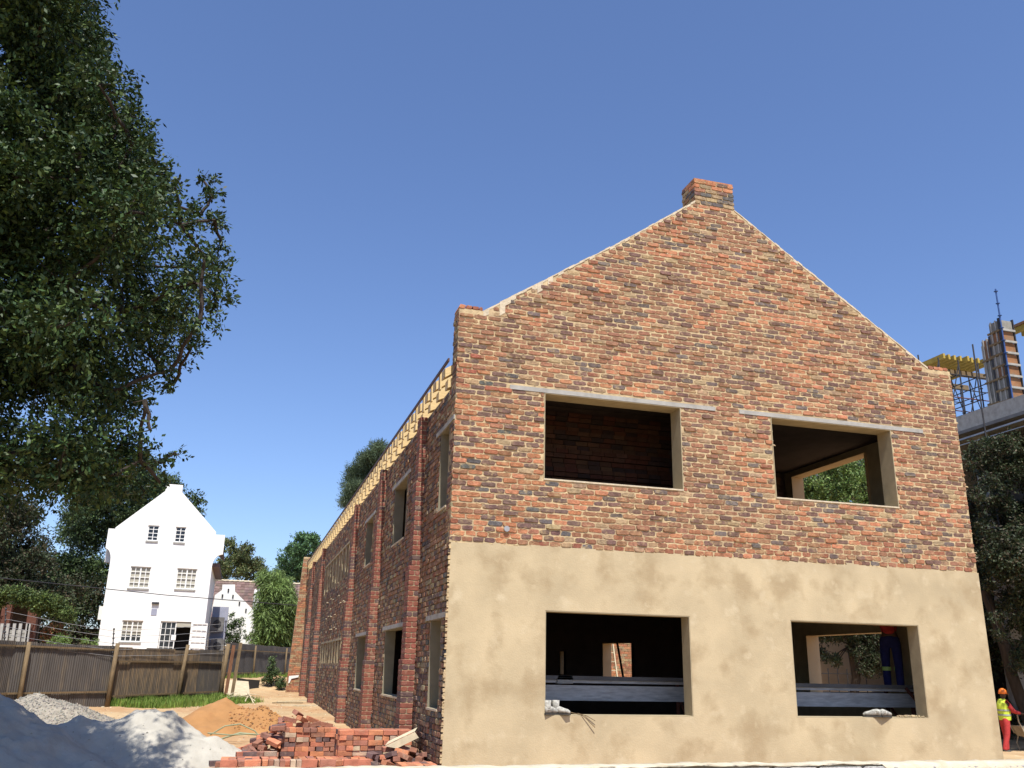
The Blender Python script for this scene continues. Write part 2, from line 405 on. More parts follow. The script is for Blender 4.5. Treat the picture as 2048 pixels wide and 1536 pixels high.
# lintels
for a, b, c, d in LINT:
    m = MB(); m.box((a,-.016,c+.001),(b,.1,d)); m.build('lintel', M_CONC, bld)
# reveals
def reveal(h, fn, d0, d1, mat, bottom=True):
    t = .014; m = MB(); a, b, c, d = h
    def bx(p, q, r_, s_): 
        vs = [fn(x_, z_, t_) for t_ in (d0, d1) for x_, z_ in ((p,r_),(q,r_),(q,s_),(p,s_))]
        m.add(vs, [(0,1,2,3),(7,6,5,4),(0,4,5,1),(1,5,6,2),(2,6,7,3),(3,7,4,0)])
    bx(a, a+t, c, d); bx(b-t, b, c, d); bx(a+t, b-t, d-t, d)
    if bottom: bx(a+t, b-t, c, c+t)
    m.build('window_reveal', mat, bld)
for h in (U1, U2): reveal(h, fY, -.010, .345, M_REVEAL)
for h in (G1, G2): reveal(h, fY, -.010, .255, M_REVEAL)
# sill ledge, sunlit mortar
for h in (U1, U2):
    m = MB(); x = h[0]
    while x < h[1]-.02:
        L = min(random.uniform(.1,.3), h[1]-x); m.box((x,-.02+random.uniform(0,.01),h[2]-.012),(x+L,.02,h[2]+.012)); x += L
    m.build('window_sill', M_CAP, bld)
# irregular mortar capping on the gable slopes
def capping(pts, wdt):
    m = MB()
    for (a, c), (b, d) in zip(pts, pts[1:]):
        n = max(2, int(abs(b-a)/.09))
        for i in range(n):
            t0, t1 = i/n, (i+1)/n; x0, x1 = a+(b-a)*t0, a+(b-a)*t1; z0, z1 = c+(d-c)*t0, c+(d-c)*t1
            dn = random.uniform(.0, wdt)*random.random()+.008; up = random.uniform(.006,.022)
            slab2d(m, [[(x0,z0-dn),(x1,z1-dn),(x1,z1+up),(x0,z0+up)]], random.uniform(-.012,-.002), .35, fY)
    m.build('mortar_capping', M_CAP, bld)
capping([(.40,7.36),(1.6,8.17)], .26); capping([(1.6,8.17),(2.84,9.0),(4.36,10.09)], .06)
capping([(5.16,10.04),(6.9,8.87),(9.1,7.38)], .05)
# apex pier
m = MB(); m.box((4.365,.004,10.02),(5.155,.5,10.56)); m.build('apex_pier', M_MORTAR, bld)
m = MB()
for r_ in range(6):
    z0 = 10.045+r_*.086; x = 4.355 - (0 if r_ % 2 else .11)
    pal = [C_OR, C_OR, C_TN, C_BR, C_PU] if r_ > 3 else [C_BR, C_PU, C_TN, C_GB]
    while x < 5.15:
        a, b = max(x, 4.355), min(x+.222, 5.165); x += .232
        if b-a > .05: brick_mesh(m, a, b, z0+.006, z0+.078, -.012, .03, jit(random.choice(pal)))
    y = 0.0 - (.11 if r_ % 2 else 0)
    while y < .48:
        a, b = max(y, .0), min(y+.222, .5); y += .232
        if b-a > .05: brick_mesh(m, a, b, z0+.006, z0+.078, 4.352, 4.39, jit(random.choice(pal)), fn=lambda a_, b_, t: (t, a_, b_))
    # right-hand end
m.box((4.36,.0,10.555),(5.16,.49,10.585), C_OR)
m.build('pier_brickwork', M_BRICK, bld, kind='stuff')
# --- long left wall (x=0, facing -x)
YE = 31.3; ZE = 6.12
WH = [(.36,1.009,4.19,5.50),(4.15,5.69,4.19,5.42),(8.95,10.14,4.19,5.35),(.36,1.156,1.20,2.50),(3.75,5.83,1.258,2.505),(8.88,10.45,1.25,2.50)]
SL = [(14.05+i*.98, 14.05+i*.98+.62, 4.33, 5.30) for i in range(7)]+[(20.95,21.6,4.25,5.30)]
SG = [(14.5+i*.85, 14.5+i*.85+.52, 1.86, 2.52) for i in range(8)]
EX = [(24.2,25.1,3.9,5.0),(28.6,29.4,3.4,4.6),(24.3,25.2,1.4,2.4)]
HO = WH+SL+SG+EX
m = MB(); slab2d(m, cells(.02, YE, -.4, ZE, HO), 0.012, .2, fX); 
slab2d(m, [[(.0,3.6),(.335,3.6),(.335,7.36),(.0,7.36)]], .006, .012, fX)
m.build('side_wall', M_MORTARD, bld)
for h in WH: reveal(h, fX, .0, .205, M_REVEAL_SHADE)
for h in SL+SG:
    pass
# rendered mullions beside the slit windows
m = MB()
for arr in (SL, SG):
    for h in arr:
        for e in (h[0]-.06, h[1]):
            m.box((-.012, e+.002, h[2]), (.2, e+.058, h[3]))
    m.box((-.016, arr[0][0]-.1, arr[0][3]+.002), (.06, arr[-1][1]+.1, arr[0][3]+.06))
m.build('slit_window_frame', M_REVEAL, bld)
for h in WH:
    m = MB(); m.box((-.016, h[0]-.35, h[3]+.001), (.1, h[1]+.35, h[3]+.075)); m.build('side_lintel', M_CONC, bld)
    m = MB(); m.box((-.02, h[0], h[2]-.02), (.12, h[1], h[2]+.012)); m.build('side_sill', M_CAP, bld)
sideb = []
def side_bricks(y0, y1, z0, z1, holes, xf=0.0):
    r_ = 0; z = z0
    while z+CH <= z1+.02:
        y = y0-random.choice((0,.116))
        while y < y1:
            L = .222 if r_ % 4 else .106
            a, b = max(y, y0), min(y+L, y1); y += L+.011
            if b-a < .05 or inhole(a, b, z, z+CH, holes): continue
            cc = random.choices([C_BR, C_PU, C_TN, C_RD, C_GB], [.46,.26,.17,.05,.06])[0]
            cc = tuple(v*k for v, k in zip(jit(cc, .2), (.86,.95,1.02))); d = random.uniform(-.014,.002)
            if random.random() < .04: d -= .012
            sideb.append((a, b, z+.006, z+CH-.007, xf+d, cc))
        z += CH; r_ += 1
side_bricks(0.0, YE, .15, ZE, HO)
side_bricks(0.0, .335, ZE, 7.32, [])
m = MB()
for a, b, c, d, xf, cc in sideb:
    if a < 12: brick_mesh(m, a, b, c, d, xf, .03, cc, fn=lambda a_, b_, t: (t, a_, b_), r=.008)
    else: m.box((xf, a, c), (.02, b, d), cc)
m.build('side_brickwork', M_BRICK, bld, kind='stuff')
# ragged toothing where the plaster stops at the corner
m = MB()
for i in range(150):
    z = random.uniform(.3, 3.6); s_ = random.uniform(.012,.032)
    m.box((-random.uniform(.006,.022), -.018+random.uniform(0,.01), z), (.02, s_, z+s_*random.uniform(.6,1.6)))
m.build('corner_mortar', M_MORTAR, bld, kind='stuff')
# mortar drips down the wall + lime blobs near the old putlog holes
m = MB()
for i in range(70):
    y = random.uniform(13, 21); z = random.choice([3.35,3.6,3.9,2.9])+random.uniform(-.05,.05)
    if i % 3 == 0:
        m.box((-.05, y, z), (.0, y+random.uniform(.1,.35), z+.02))
m.build('mortar_splash', M_CAP, bld, kind='stuff')
# --- pilasters with their own bricks
def pilaster(py, nearest):
    p = put('pilaster', None, bld)
    tiers = [(4.95,ZE,.125,.34),(3.45,4.95,.15,.36),(1.9,3.45,.19,.38),(-.1,1.9,.22,.40)]
    m = MB()
    for z0, z1, pr_, ln in tiers: m.box((-pr_+.006, py+.005, z0), (.0, py+ln-.006, z1))
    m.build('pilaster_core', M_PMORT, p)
    far = MB()
    z = .2; r_ = 0
    while z < ZE-.03:
        t = [t for t in tiers if t[0] <= z+.04 < t[1]][0]; pr_, ln = t[2], t[3]
        cols = random.choices([(.225,.082,.058), (.28,.115,.075), (.12,.075,.07)], [.68,.12,.20])[0]
        segs = [(-pr_, -.004)] if r_ % 2 else [(-pr_, -pr_/2-.005), (-pr_/2+.004, -.004)]
        for a, b in segs:
            cc = tuple(v*k for v, k in zip(jit(cols,.14), (1.0,.95,.95)))
            if nearest:
                key = (round(b-a, 3), ckey(cc), 'pil')
                pool.setdefault(key, [])
                if len(pool[key]) < 5:
                    mm = MB(); brick_mesh(mm, 0, b-a, 0, .074, 0, .03, cc, r=.003, ch=.005); pool[key].append(mm.mesh('brick', M_BRICKC))
                put('brick', random.choice(pool[key]), p, loc=(a, py-random.uniform(0,.003), z+.004))
            else: brick_mesh(far, a, b, z+.004, z+.078, py, py+.03, cc, r=.003, ch=.005)
        y = py
        segs = [(py, py+ln)] if False else ([(py,py+.106),(py+.114,py+ln)] if r_ % 2 else [(py,py+.222),(py+.23,py+ln)])
        for a, b in segs: brick_mesh(far, a, b, z+.004, z+.078, -pr_, -pr_+.03, tuple(v*.9 for v in jit(cols,.14)), r=.003, ch=.005, fn=lambda a_, b_, t_: (t_, a_, b_))
        z += CH; r_ += 1
    far.build('pilaster_brickwork', M_BRICKC, p, kind='stuff')
for i, py in enumerate((2.30,7.07,12.0,22.4,27.3)): pilaster(py, i < 2)
# --- far end wing
m = MB(); slab2d(m, [[(-.62,-.2),(.0,-.2),(.0,6.75),(-.30,6.75)]], 31.32, 31.65, fY); m.build('end_buttress', M_MORTAR, bld)
m = MB(); z = .35; r_ = 0
while z < 6.65:
    xl = -.62+.32*(z/6.75); x = xl - (0 if r_ % 2 else 0)
    offs = [xl, xl+.222+.01] if r_ % 2 else [xl, xl+.12, xl+.35]
    for a, b in zip(offs, offs[1:]+[0.0]):
        if b-a > .05: m.box((a, 31.30, z+.006), (b-.008, 31.33, z+.078), jit(random.choice([C_TN, C_BR, C_OR, C_BR])))
    z += CH; r_ += 1
m.build('buttress_brickwork', M_BRICK, bld, kind='stuff')
# --- eaves: trusses with tails
SLP = .66
def mz(x, x0, z0): return z0+(x-x0)*SLP
m = MB(); slab2d(m, [[(-.11,6.30),(4.78,mz(4.78,-.11,6.30)),(4.78,mz(4.78,-.11,6.45)),(-.11,6.45)]], 0, .2, fY); me_r = m.mesh('rafter', M_PINE)
m = MB(); slab2d(m, [[(-.04,6.135),(.3,6.29),(.3,6.43),(-.04,6.285)]], 0, .22, fY); me_t = m.mesh('rafter_tail', M_PINE)
m = MB(); m.box((-.10,0.0,6.22),(-.065,.10,6.53)); me_p = m.mesh('fascia_block', M_PINE)
y = .45
while y < YE-.1:
    t = put('roof_truss', None, bld, loc=(0, y, 0))
    put('rafter', me_r, t); put('rafter_tail', me_t, t); put('fascia_block', me_p, t, loc=(0,.40,0))
    y += .72
m = MB(); m.box((-.125,.12,6.475),(-.10,YE,6.53)); m.build('fascia_board', M_FASC, bld)
# roof sheets (left pitch starts above the open eave; right pitch goes over)
m = MB(); slab2d(m, [[(.5,6.93),(4.8,6.93+4.3*SLP),(4.8,6.97+4.3*SLP),(.5,6.97)]], .36, YE, fY)
slab2d(m, [[(4.82,6.93+4.3*SLP),(9.75,6.60),(9.75,6.64),(4.82,6.97+4.3*SLP)]], .36, YE, fY)
m.build('roof_sheet', M_SHEET, bld)
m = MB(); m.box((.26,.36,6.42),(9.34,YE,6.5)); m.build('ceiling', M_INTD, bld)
# --- right wall, floors, cross walls
RO = [(2.30,4.98,4.655,6.28),(2.30,4.89,1.40,2.65),(14.2,17.0,.3,2.72),(20.6,21.6,1.4,2.5),(7.2,9.0,4.655,6.28)]
m = MB(); slab2d(m, cells(.26, YE, -.4, ZE+.4, RO), W-.25, W-.004, fX); m.build('right_wall', M_REVEAL, bld)
for h in RO[:3]: reveal(h, fX, W-.31, W+.004, M_TAN)
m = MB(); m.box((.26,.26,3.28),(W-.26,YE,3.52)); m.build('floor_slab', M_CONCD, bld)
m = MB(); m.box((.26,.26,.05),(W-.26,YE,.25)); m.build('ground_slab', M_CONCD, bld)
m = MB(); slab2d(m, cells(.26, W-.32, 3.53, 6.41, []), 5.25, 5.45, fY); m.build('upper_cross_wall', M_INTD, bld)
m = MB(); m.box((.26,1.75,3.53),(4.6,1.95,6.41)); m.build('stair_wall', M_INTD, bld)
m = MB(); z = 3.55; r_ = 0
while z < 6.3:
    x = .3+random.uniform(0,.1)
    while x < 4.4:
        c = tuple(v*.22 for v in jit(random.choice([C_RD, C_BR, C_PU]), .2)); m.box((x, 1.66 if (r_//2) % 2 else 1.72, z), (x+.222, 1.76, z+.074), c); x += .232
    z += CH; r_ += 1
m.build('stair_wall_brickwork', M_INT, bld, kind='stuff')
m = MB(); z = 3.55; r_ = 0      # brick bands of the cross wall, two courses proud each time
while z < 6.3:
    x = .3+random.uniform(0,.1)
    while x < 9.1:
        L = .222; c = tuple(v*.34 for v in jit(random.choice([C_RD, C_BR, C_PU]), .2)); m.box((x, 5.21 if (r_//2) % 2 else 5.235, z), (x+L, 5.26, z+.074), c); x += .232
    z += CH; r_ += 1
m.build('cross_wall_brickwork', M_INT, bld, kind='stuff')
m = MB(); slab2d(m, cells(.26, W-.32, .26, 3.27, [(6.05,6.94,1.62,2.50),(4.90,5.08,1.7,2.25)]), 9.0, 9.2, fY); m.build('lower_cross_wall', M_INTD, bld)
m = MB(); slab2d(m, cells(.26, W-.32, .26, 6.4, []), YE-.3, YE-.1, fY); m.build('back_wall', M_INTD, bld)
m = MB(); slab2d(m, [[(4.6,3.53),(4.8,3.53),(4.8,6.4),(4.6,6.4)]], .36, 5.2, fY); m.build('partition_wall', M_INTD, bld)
# pipe stub and hole in the corner
m = MB(); m.lathe([(.03,0),(.045,.0),(.045,.05),(.03,.05)], (0,0,0), 10, M=Matrix.Rotation(pi/2, 3, 'X').to_4x4())
m.build('pipe_end', M_METAL, bld, loc=(.87,.0,3.83))

# ------------------------------------------------------------------ inside the building
def scaffold(loc, x0, x1, label, hand=1):
    t = thing('trestle_platform', label, 'scaffold', loc)
    y = 0
    m = MB(); m.box((x0,y,1.33),(x1,y+.04,1.565)); m.build('side_board', M_PLANK, t)
    m = MB(); m.box((x0,y+.05,1.60),(x1,y+.9,1.645)); m.build('deck_plank', M_PLANK, t)
    m = MB(); m.box((x0,y+.02,1.647),(x1-.1,y+.06,1.71)); m.build('edge_plank', M_CONCD, t)
    for xx, s in ((x0+.12, 1), (x1-.2, -1)):
        m = MB(); m.bar((xx-.25*s, y-.03, 1.25), (xx+.12*s, y-.03, 1.66), .04); m.build('brace', M_RMETAL, t)
    for xx in (x0+.1, x1-.1):
        m = MB()
        for yy in (.1,.8): m.bar((xx, yy, .26), (xx, yy, 1.6), .05)
        m.bar((xx,.1,.7),(xx,.8,1.4),.03); m.build('trestle', M_RMETAL, t)
    return t
scaffold((0,1.2,0), .6, 4.75, 'grey plank trestle platform behind the lower left window hole')
scaffold((0,1.2,-.05), 5.6, 9.1, 'grey plank trestle platform behind the lower right window hole, worker in blue on top')
t = thing('toolbox', 'small pale grey block lying on the trestle edge in the lower left window', 'block', tuple(atY(1130,1358,1.22)))
m = MB(); m.box((-.13,0,-.07),(.14,.12,.02)); m.build('body', M_CONC, t); m = MB(); m.box((-.12,.0,.022),(.13,.12,.05)); m.build('lid', M_GREYC, t)
def boot(name, loc, rz, label, group=None, tall=.2, mat=None):
    t = thing(name, label, 'boot' if tall > .1 else 'shoe', loc, rz, group)
    m = MB(); prof = [(-.11,.045),(-.06,.052),(0,.045),(.07,.05),(.13,.04),(.16,.02)]
    vs = []; n = 8
    for i, (x, r_) in enumerate(prof):
        h = [.10,.11,.10,.075,.06,.035][i]
        for k in range(n):
            a = 2*pi*k/n; vs.append((x, r_*cos(a), .018+h/2+h/2*sin(a)))
    m.add(vs, [(i*n+k, i*n+(k+1) % n, (i+1)*n+(k+1) % n, (i+1)*n+k) for i in range(5) for k in range(n)]+[tuple(range(n-1,-1,-1)), tuple(5*n+k for k in range(n))])
    m.lathe([(.052,.06),(.05,.1),(.055,tall),(.045,tall),(.04,tall-.04)], (-.06,0,0), 9)
    m.build('upper', mat or M_SHOE, t, smooth=True)
    m = MB(); slab2d(m, [[(-.12,-.04),(0,-.045),(.12,-.045),(.17,0),(.12,.045),(0,.045),(-.12,.04)]], 0, .02, lambda a, b, t_: (a, b, t_)); m.build('sole', M_RUB, t)
    return t
boot('work_boot', (1.56+.06,.02,1.170), .3, 'dusty work boot at the left corner of the lower left window sill, nearer the jamb')
boot('work_boot', (1.56+.20,.03,1.170), -.6, 'dusty work boot on the lower left window sill, the right one of the pair')
boot('old_shoe', (7.16,.02,1.170), 2.6, 'pale worn shoe on the lower right window sill, left of the pair', tall=.085)
boot('old_shoe', (7.36,-.01,1.170), .3, 'pale worn shoe tipping over the lower right window sill', tall=.085)
m = MB()
for i in range(60):
    x = 7.70+random.random()*.45; y = random.uniform(.0,.16); s_ = random.uniform(.012,.03)*(1-abs(x-7.95)); z = 1.168
    m.lathe([(s_*.6,0),(s_,s_*.6),(s_*.5,s_*1.3)], (x, y, z), 5, jit((.35,.27,.16)))
m.build('rubble', M_GRAV, kind='stuff', label='small heap of crumbled mortar on the lower right window sill', cat='rubble')
m = MB(); m.tube([(1.95,.1,1.20),(2.1,-.03,1.165),(2.28,-.06,1.00)], .006, 5); m.tube([(2.05,.06,1.19),(2.16,-.03,1.16),(2.29,-.045,1.09)], .005, 5)
m.build('twig', M_POST, label='thin dry twig hanging over the lower left window sill', cat='twig')
# sunlit brick garden wall and ladders seen through the doorway
gw = thing('yard_wall', 'sunlit orange brick wall seen through the doorway behind the lower left window hole', 'wall', (9.75,18.6,0))
m = MB(); m.box((0,.01,-.2),(3.2,.25,3.3)); m.build('core', M_MORTAR, gw)
m = MB(); z = .1; r_ = 0
while z < 3.2:
    x = -.116*(r_ % 2)
    while x < 3.2:
        m.box((max(0,x),-.006,z+.005), (min(3.2,x+.222),.02,z+.078), jit(random.choice([C_OR, C_TN, C_BR, C_OR]))); x += .233
    z += CH; r_ += 1
m.build('brickwork', M_BRICK, gw, kind='stuff')
def ladder(loc, rz, lean, label, mat):
    t = thing('ladder', label, 'ladder', loc, rz)
    for s in (-.19,.19):
        m = MB(); m.bar((s,0,0),(s,lean,3.1),.045,.06); m.build('stile', mat, t)
    for i in range(10):
        m = MB(); k = (i+.6)/10; m.bar((-.19,lean*k,3.1*k),(.19,lean*k,3.1*k),.03); m.build('rung', mat, t)
p = atY(1233,1345,17.6); ladder((p.x,17.6,.4), .1, .8, 'timber ladder leaning on the sunlit brick wall, seen through the lower left window', M_PALEW)
p = atY(1258,1330,9.6); ladder((p.x+.05,9.55,.26), 1.2, .5, 'dark ladder leaning in the doorway beyond the lower left window', M_DMETAL)

# ------------------------------------------------------------------ people
def skinned(name, chains, mat, parent, sub=2):
    bm_v = []; bm_e = []; rad = []; idx = {}
    for ch in chains:
        prev = None
        for p, r_ in ch:
            k = tuple(round(c, 4) for c in p)
            if k not in idx: idx[k] = len(bm_v); bm_v.append(p); rad.append(r_)
            if prev is not None and prev != idx[k]: bm_e.append((prev, idx[k]))
            prev = idx[k]
    me = bpy.data.meshes.new(name); me.from_pydata(bm_v, bm_e, []); me.materials.append(mat)
    o = put(name, me, parent)
    md = o.modifiers.new('skin', 'SKIN')
    if not me.skin_vertices: 
        bm = bmesh.new(); bm.from_mesh(me); bm.verts.layers.skin.verify(); bm.to_mesh(me); bm.free()
    for i, r_ in enumerate(rad):
        sv = me.skin_vertices[0].data[i]; sv.radius = (r_, r_) if not isinstance(r_, tuple) else r_; sv.use_root = (i == 0)
    md.use_smooth_shade = True
    s_ = o.modifiers.new('sub', 'SUBSURF'); s_.levels = sub; s_.render_levels = sub
    return o
def hand(c, d, side, up=0.0):
    """finger chains from palm centre c, pointing along d"""
    d = Vector(d).normalized(); r_ = d.cross(Vector((0,0,1))).normalized(); out = []
    for k, (o_, L) in enumerate(((-.03,.075),(-.01,.085),(.01,.08),(.03,.065))):
        a = Vector(c)+r_*o_+d*.03; b = a+d*L*.55+Vector((0,0,-.01)); e = a+d*L*.8+Vector((0,0,-.04))
        out.append([(tuple(c), .028), (tuple(a), .011), (tuple(b), .009), (tuple(e), .008)])
    a = Vector(c)+r_*side*.03; out.append([(tuple(c), .028), (tuple(a+d*.01), .012), (tuple(a+d*.04+r_*side*.015), .009)])
    return out
def person(label, loc, rz, wear, arms, bottom, top, helmet=True, vest=False, band=None):
    t = thing('person', label, 'person', loc, rz)
    pel = ((0,0,.93), .12); wst = ((.01,0,1.08), .115); chs = ((.03,0,1.27), .135); nk = ((.035,0,1.46), .055); nk2 = ((.05,0,1.52), .055)
    hd = ((.065,0,1.60), .088); hd2 = ((.06,0,1.68), .082)
    ch = [[pel, wst, chs, nk, nk2, hd, hd2], [hd, ((.155,0,1.595), .016)], [hd, ((.06,.088,1.60), .014)], [hd, ((.06,-.088,1.60), .014)]]
    legs = []
    for s, kx, fx in ((1,.05,.02), (-1,-.04,-.16)):
        lg = [pel, ((0,.10*s,.88), .088), ((kx,.11*s,.49), .062), ((fx,.11*s,.10), .045), ((fx+.02,.11*s,.05), .04), ((fx+.15,.12*s,.035), .03)]
        ch.append(lg); legs.append((s, kx, fx))
    arm_pts = []
    for s, el, wr in ((1, *arms[0]), (-1, *arms[1])):
        sh = ((.03,.17*s,1.40), .058); e = (el, .043); wv = (wr, .028)
        dd = (Vector(wr)-Vector(el)).normalized(); palm = tuple(Vector(wr)+dd*.06)
        ch.append([chs, sh, e, wv, (palm, .028)]); ch += hand(palm, dd, -s); arm_pts.append((sh, e, wr, dd))
    skinned('body', ch, M_SKIN, t)
    # clothing follows the body and stops at cuffs and hems
    tr = [[((0,0,1.02), .135), ((0,0,.93), .145)]]
    for s, kx, fx in legs: tr.append([((0,0,.93), .145), ((0,.10*s,.86), .108), ((kx,.11*s,.49), .082), ((fx,.11*s,.12), .072), ((fx,.11*s,.07), .07)])
    skinned('trousers', tr, bottom, t)
    jk = [[((0,0,.98), .14), ((.01,0,1.08), .14), ((.03,0,1.27), .155), ((.035,0,1.44), .07)]]
    for (sh, e, wr, dd), s in zip(arm_pts, (1, -1)):
        jk.append([((.03,0,1.27), .155), (sh[0], .078), (e[0], .06), (tuple(Vector(wr)-dd*.02), .045)])
    skinned('jacket', jk, top, t)
    for s, kx, fx in legs:
        skinned('boot', [[((fx-.03,.11*s,.14), .055), ((fx-.02,.11*s,.05), .055), ((fx+.10,.12*s,.04), .045), ((fx+.17,.12*s,.035), .035)]], M_BOOT, t)
    if vest:
        m = MB(); n = 14; P = []
        prof = [(.90,.175,.155),(.98,.185,.165),(1.10,.185,.165),(1.25,.20,.18),(1.36,.205,.165),(1.45,.15,.11),(1.49,.09,.08)]
        for z_, ry, rx in prof:
            for k in range(n):
                a = 2*pi*k/n; P.append((.02+rx*cos(a)+.01*random.uniform(-1,1), ry*sin(a), z_))
        m.add(P, [(i*n+k, i*n+(k+1) % n, (i+1)*n+(k+1) % n, (i+1)*n+k) for i in range(len(prof)-1) for k in range(n)])
        m.build('vest', M_HIVIS, t, smooth=True)
        for z_ in (1.02, 1.15):
            m = MB(); P = []
            for zz in (z_, z_+.045):
                for k in range(n):
                    a = 2*pi*k/n; P.append((.02+.178*cos(a), .198*sin(a), zz))
            m.add(P, [(k, (k+1) % n, n+(k+1) % n, n+k) for k in range(n)]); m.build('vest_stripe', M_TAPE, t, smooth=True)
    if band:
        for s, kx, fx in legs:
            m = MB(); c = Vector((kx*.55, .105*s, .36)); m.lathe([(.082,0),(.084,.02),(.084,.06),(.082,.07)], c, 14); m.build('reflective_band', band, t, smooth=True)
    if helmet:
        m = MB(); n = 18
        m.lathe([(.122,1.63),(.12,1.67),(.108,1.72),(.08,1.76),(.04,1.785),(.01,1.79)], (.06,0,0), n)
        P = [];                                             # brim and peak
        for r_, z_ in ((.118,1.637),(.135,1.63)):
            for k in range(n):
                a = 2*pi*k/n; e = .065*max(0, cos(a))**2 if r_ > .13 else 0; P.append((.06+(r_+e)*cos(a), (r_+e*.4)*sin(a), z_-.01*(e > .02)))
        m.add(P, [(k, (k+1) % n, n+(k+1) % n, n+k) for k in range(n)])
        m.bar((-.03,0,1.755),(.13,0,1.765),.02,.02)
        m.build('helmet', M_ORANGE, t, smooth=True)
    return t
YW = 9.6; pw = atY(2018,1506,YW); 
person('worker in orange helmet, yellow vest and red overalls pushing a wheelbarrow past the right corner', (pw.x, YW, pw.z), -.25, None,
       [((.16,.21,1.16),(.42,.16,1.12)), ((.20,-.22,1.14),(.44,-.16,1.10))], M_RED, M_RED, vest=True)
person('worker in blue overalls with green leg bands inside the lower right window', (8.90,1.62,1.55), .9, None,
       [((.14,.25,1.2),(.30,.16,1.35)), ((.10,-.26,1.18),(.28,-.2,1.30))], M_NAVY, M_RED, band=M_TAPEG)
# cart / drum mixer at the right border
ct = thing('wheelbarrow', 'dusty beige wheelbarrow with a thick rubber wheel pushed by the red clad worker', 'wheelbarrow', (pw.x+.55, YW+.05, pw.z+.0), -.2)
m = MB(); slab2d(m, [[(.05,.45),(.75,.40),(.95,.72),(-.08,.74)]], -.3, .3, lambda a, b, t_: (a, t_*(.75+.5*(b-.4)), b)); m.build('tray', M_BEIGE, ct)
for s in (-.26,.26):
    m = MB(); m.tube([(-.18,s,1.06),(-.16,s,.86),(-.02,s,.55),(.3,s*.8,.40),(.75,s*.5,.30),(.9,s*.3,.22)], .02, 7); m.build('handle', M_BEIGE, ct)
    m = MB(); m.tube([(.12,s,.5),(.02,s,.25),(.10,s,.02)], .018, 6); m.build('leg', M_BEIGE, ct)
m = MB(); Mw = Matrix.Translation((.42,0,.2)) @ Matrix.Rotation(pi/2, 4, 'X')
m.lathe([(.08,-.05),(.17,-.06),(.2,-.03),(.2,.03),(.17,.06),(.08,.05)], (0,0,0), 20, M=Mw); m.build('tyre', M_RUB, ct, smooth=True)
m = MB(); m.lathe([(.085,-.045),(.1,-.055),(.1,.055),(.085,.045)], (0,0,0), 14, M=Mw); m.build('rim', M_BEIGE, ct)

# ------------------------------------------------------------------ low block wall before the camera
lw = thing('low_block_wall', 'low grey concrete block wall with a cream mortar top along the foreground', 'wall')
PA = Vector((-9.0,-7.09,0)); PB = Vector((9.5,-6.66,0)); dW = (PB-PA).normalized(); nW = Vector((dW.y,-dW.x,0))
top0 = 1.155; Lw = (PB-PA).length; k = 0; s = 0.0
m = MB(); m.box((0,.02,-.1),(Lw,.16,top0-.004)); core = m.build('core', M_CREAM, lw, loc=tuple(PA), rot=(0,0,math.atan2(dW.y,dW.x)))
ang = math.atan2(dW.y, dW.x)
bms = []
for v in range(4):
    m = MB(); m.box((0,0,0),(.39,.17,.19)); 
    m = MB(); brick_mesh(m, 0, .39, 0, .19, 0, .16, (1,1,1), r=.004, ch=.006); bms.append(m.mesh('block', M_BLOCK))
for rr in range(6):
    s = -.2*(rr % 2)
    while s < Lw:
        p = PA+dW*max(s, 0)+nW*.016+Vector((0,0,top0-.008-.2*(rr+1)))
        put('block', bms[random.randrange(4)], lw, loc=tuple(p), rot=(0,0,ang)); s += .4
# uneven mortar bed on top
m = MB(); n = 420; xsn = [Lw*i/n for i in range(n+1)]; rows = []
lump = lambda x_: .010*nzv(x_, 0, 2.3)+.006*nzv(x_, 3, 9)+.050*sstep(Lw-2.7-.35, Lw-2.7+.15, x_)+.006*max(0, nzv(x_, 8, .8))
for i, x_ in enumerate(xsn):
    h = top0+lump(x_)+.004; j = lambda: random.uniform(-.006,.006)
    ov = .002 if 7.9 < x_ < 11.0 else .02+.02*max(0, nzv(x_, 5, 3.1)); dn = (.010+.012*max(0, nzv(x_, 1, 3.2))) if 7.9 < x_ < 11.0 else .05+.05*max(0, nzv(x_, 1, 2.2))
    rows.append([(x_,-.012-ov*.4+j(),h-dn),(x_,-.014+j(),h-.012),(x_,.02,h+j()*.5),(x_,.09,h+j()*.6),(x_,.165,h-.002+j()*.4),(x_,.185+j(),h-.03)])
vs = [p for r_ in rows for p in r_]
m.add(vs, [(i*6+k_, (i+1)*6+k_, (i+1)*6+k_+1, i*6+k_+1) for i in range(n) for k_ in range(5)])
m.build('mortar_bed', M_CREAM, lw, loc=tuple(PA), rot=(0,0,ang), smooth=True)

# ------------------------------------------------------------------ heaps
def heap(name, label, c, peaks, r, mat, n=90, rough=.02, fine=.006, stones=None):
    """heightfield mound; peaks = [(x,y,height,radius)] absolute"""
    x0, x1 = c[0]-r, c[0]+r; y0, y1 = c[1]-r, c[1]+r
    def fz(x, y):
        h = 0
        for px, py, ph, pr_ in peaks:
            d = sqrt((x-px)**2+(y-py)**2)/pr_; ang_ = math.atan2(y-py, x-px)
            d *= 1+.10*noise.noise(Vector((cos(ang_)*1.4, sin(ang_)*1.4, px)))
            v = ph*max(0, 1-d)**1.0*(1.0) if d > .18 else ph*(.82-(.18-d)*.0-(d/.18)**2*0.0)
            v = ph*(sqrt((1-d)**2+.012)-.11 + (1-d))*.5*1.05 if d < 1.15 else 0
            h = max(h, max(0, v)) if h == 0 else (h**3+max(0, v)**3)**(1/3)
        h += (rough*nzv(x, y, 1.6, 2)+fine*nzv(x, y, 7, 5))*min(1, h*5)
        return gz(x, y)-.06+h
    o = grid(name, x0, x1, y0, y1, n, n, fz, mat, label=label, cat='heap')
    return o, fz
pc = atY(292,1414,3.2)
peakL = atY(-75,1372,1.8)
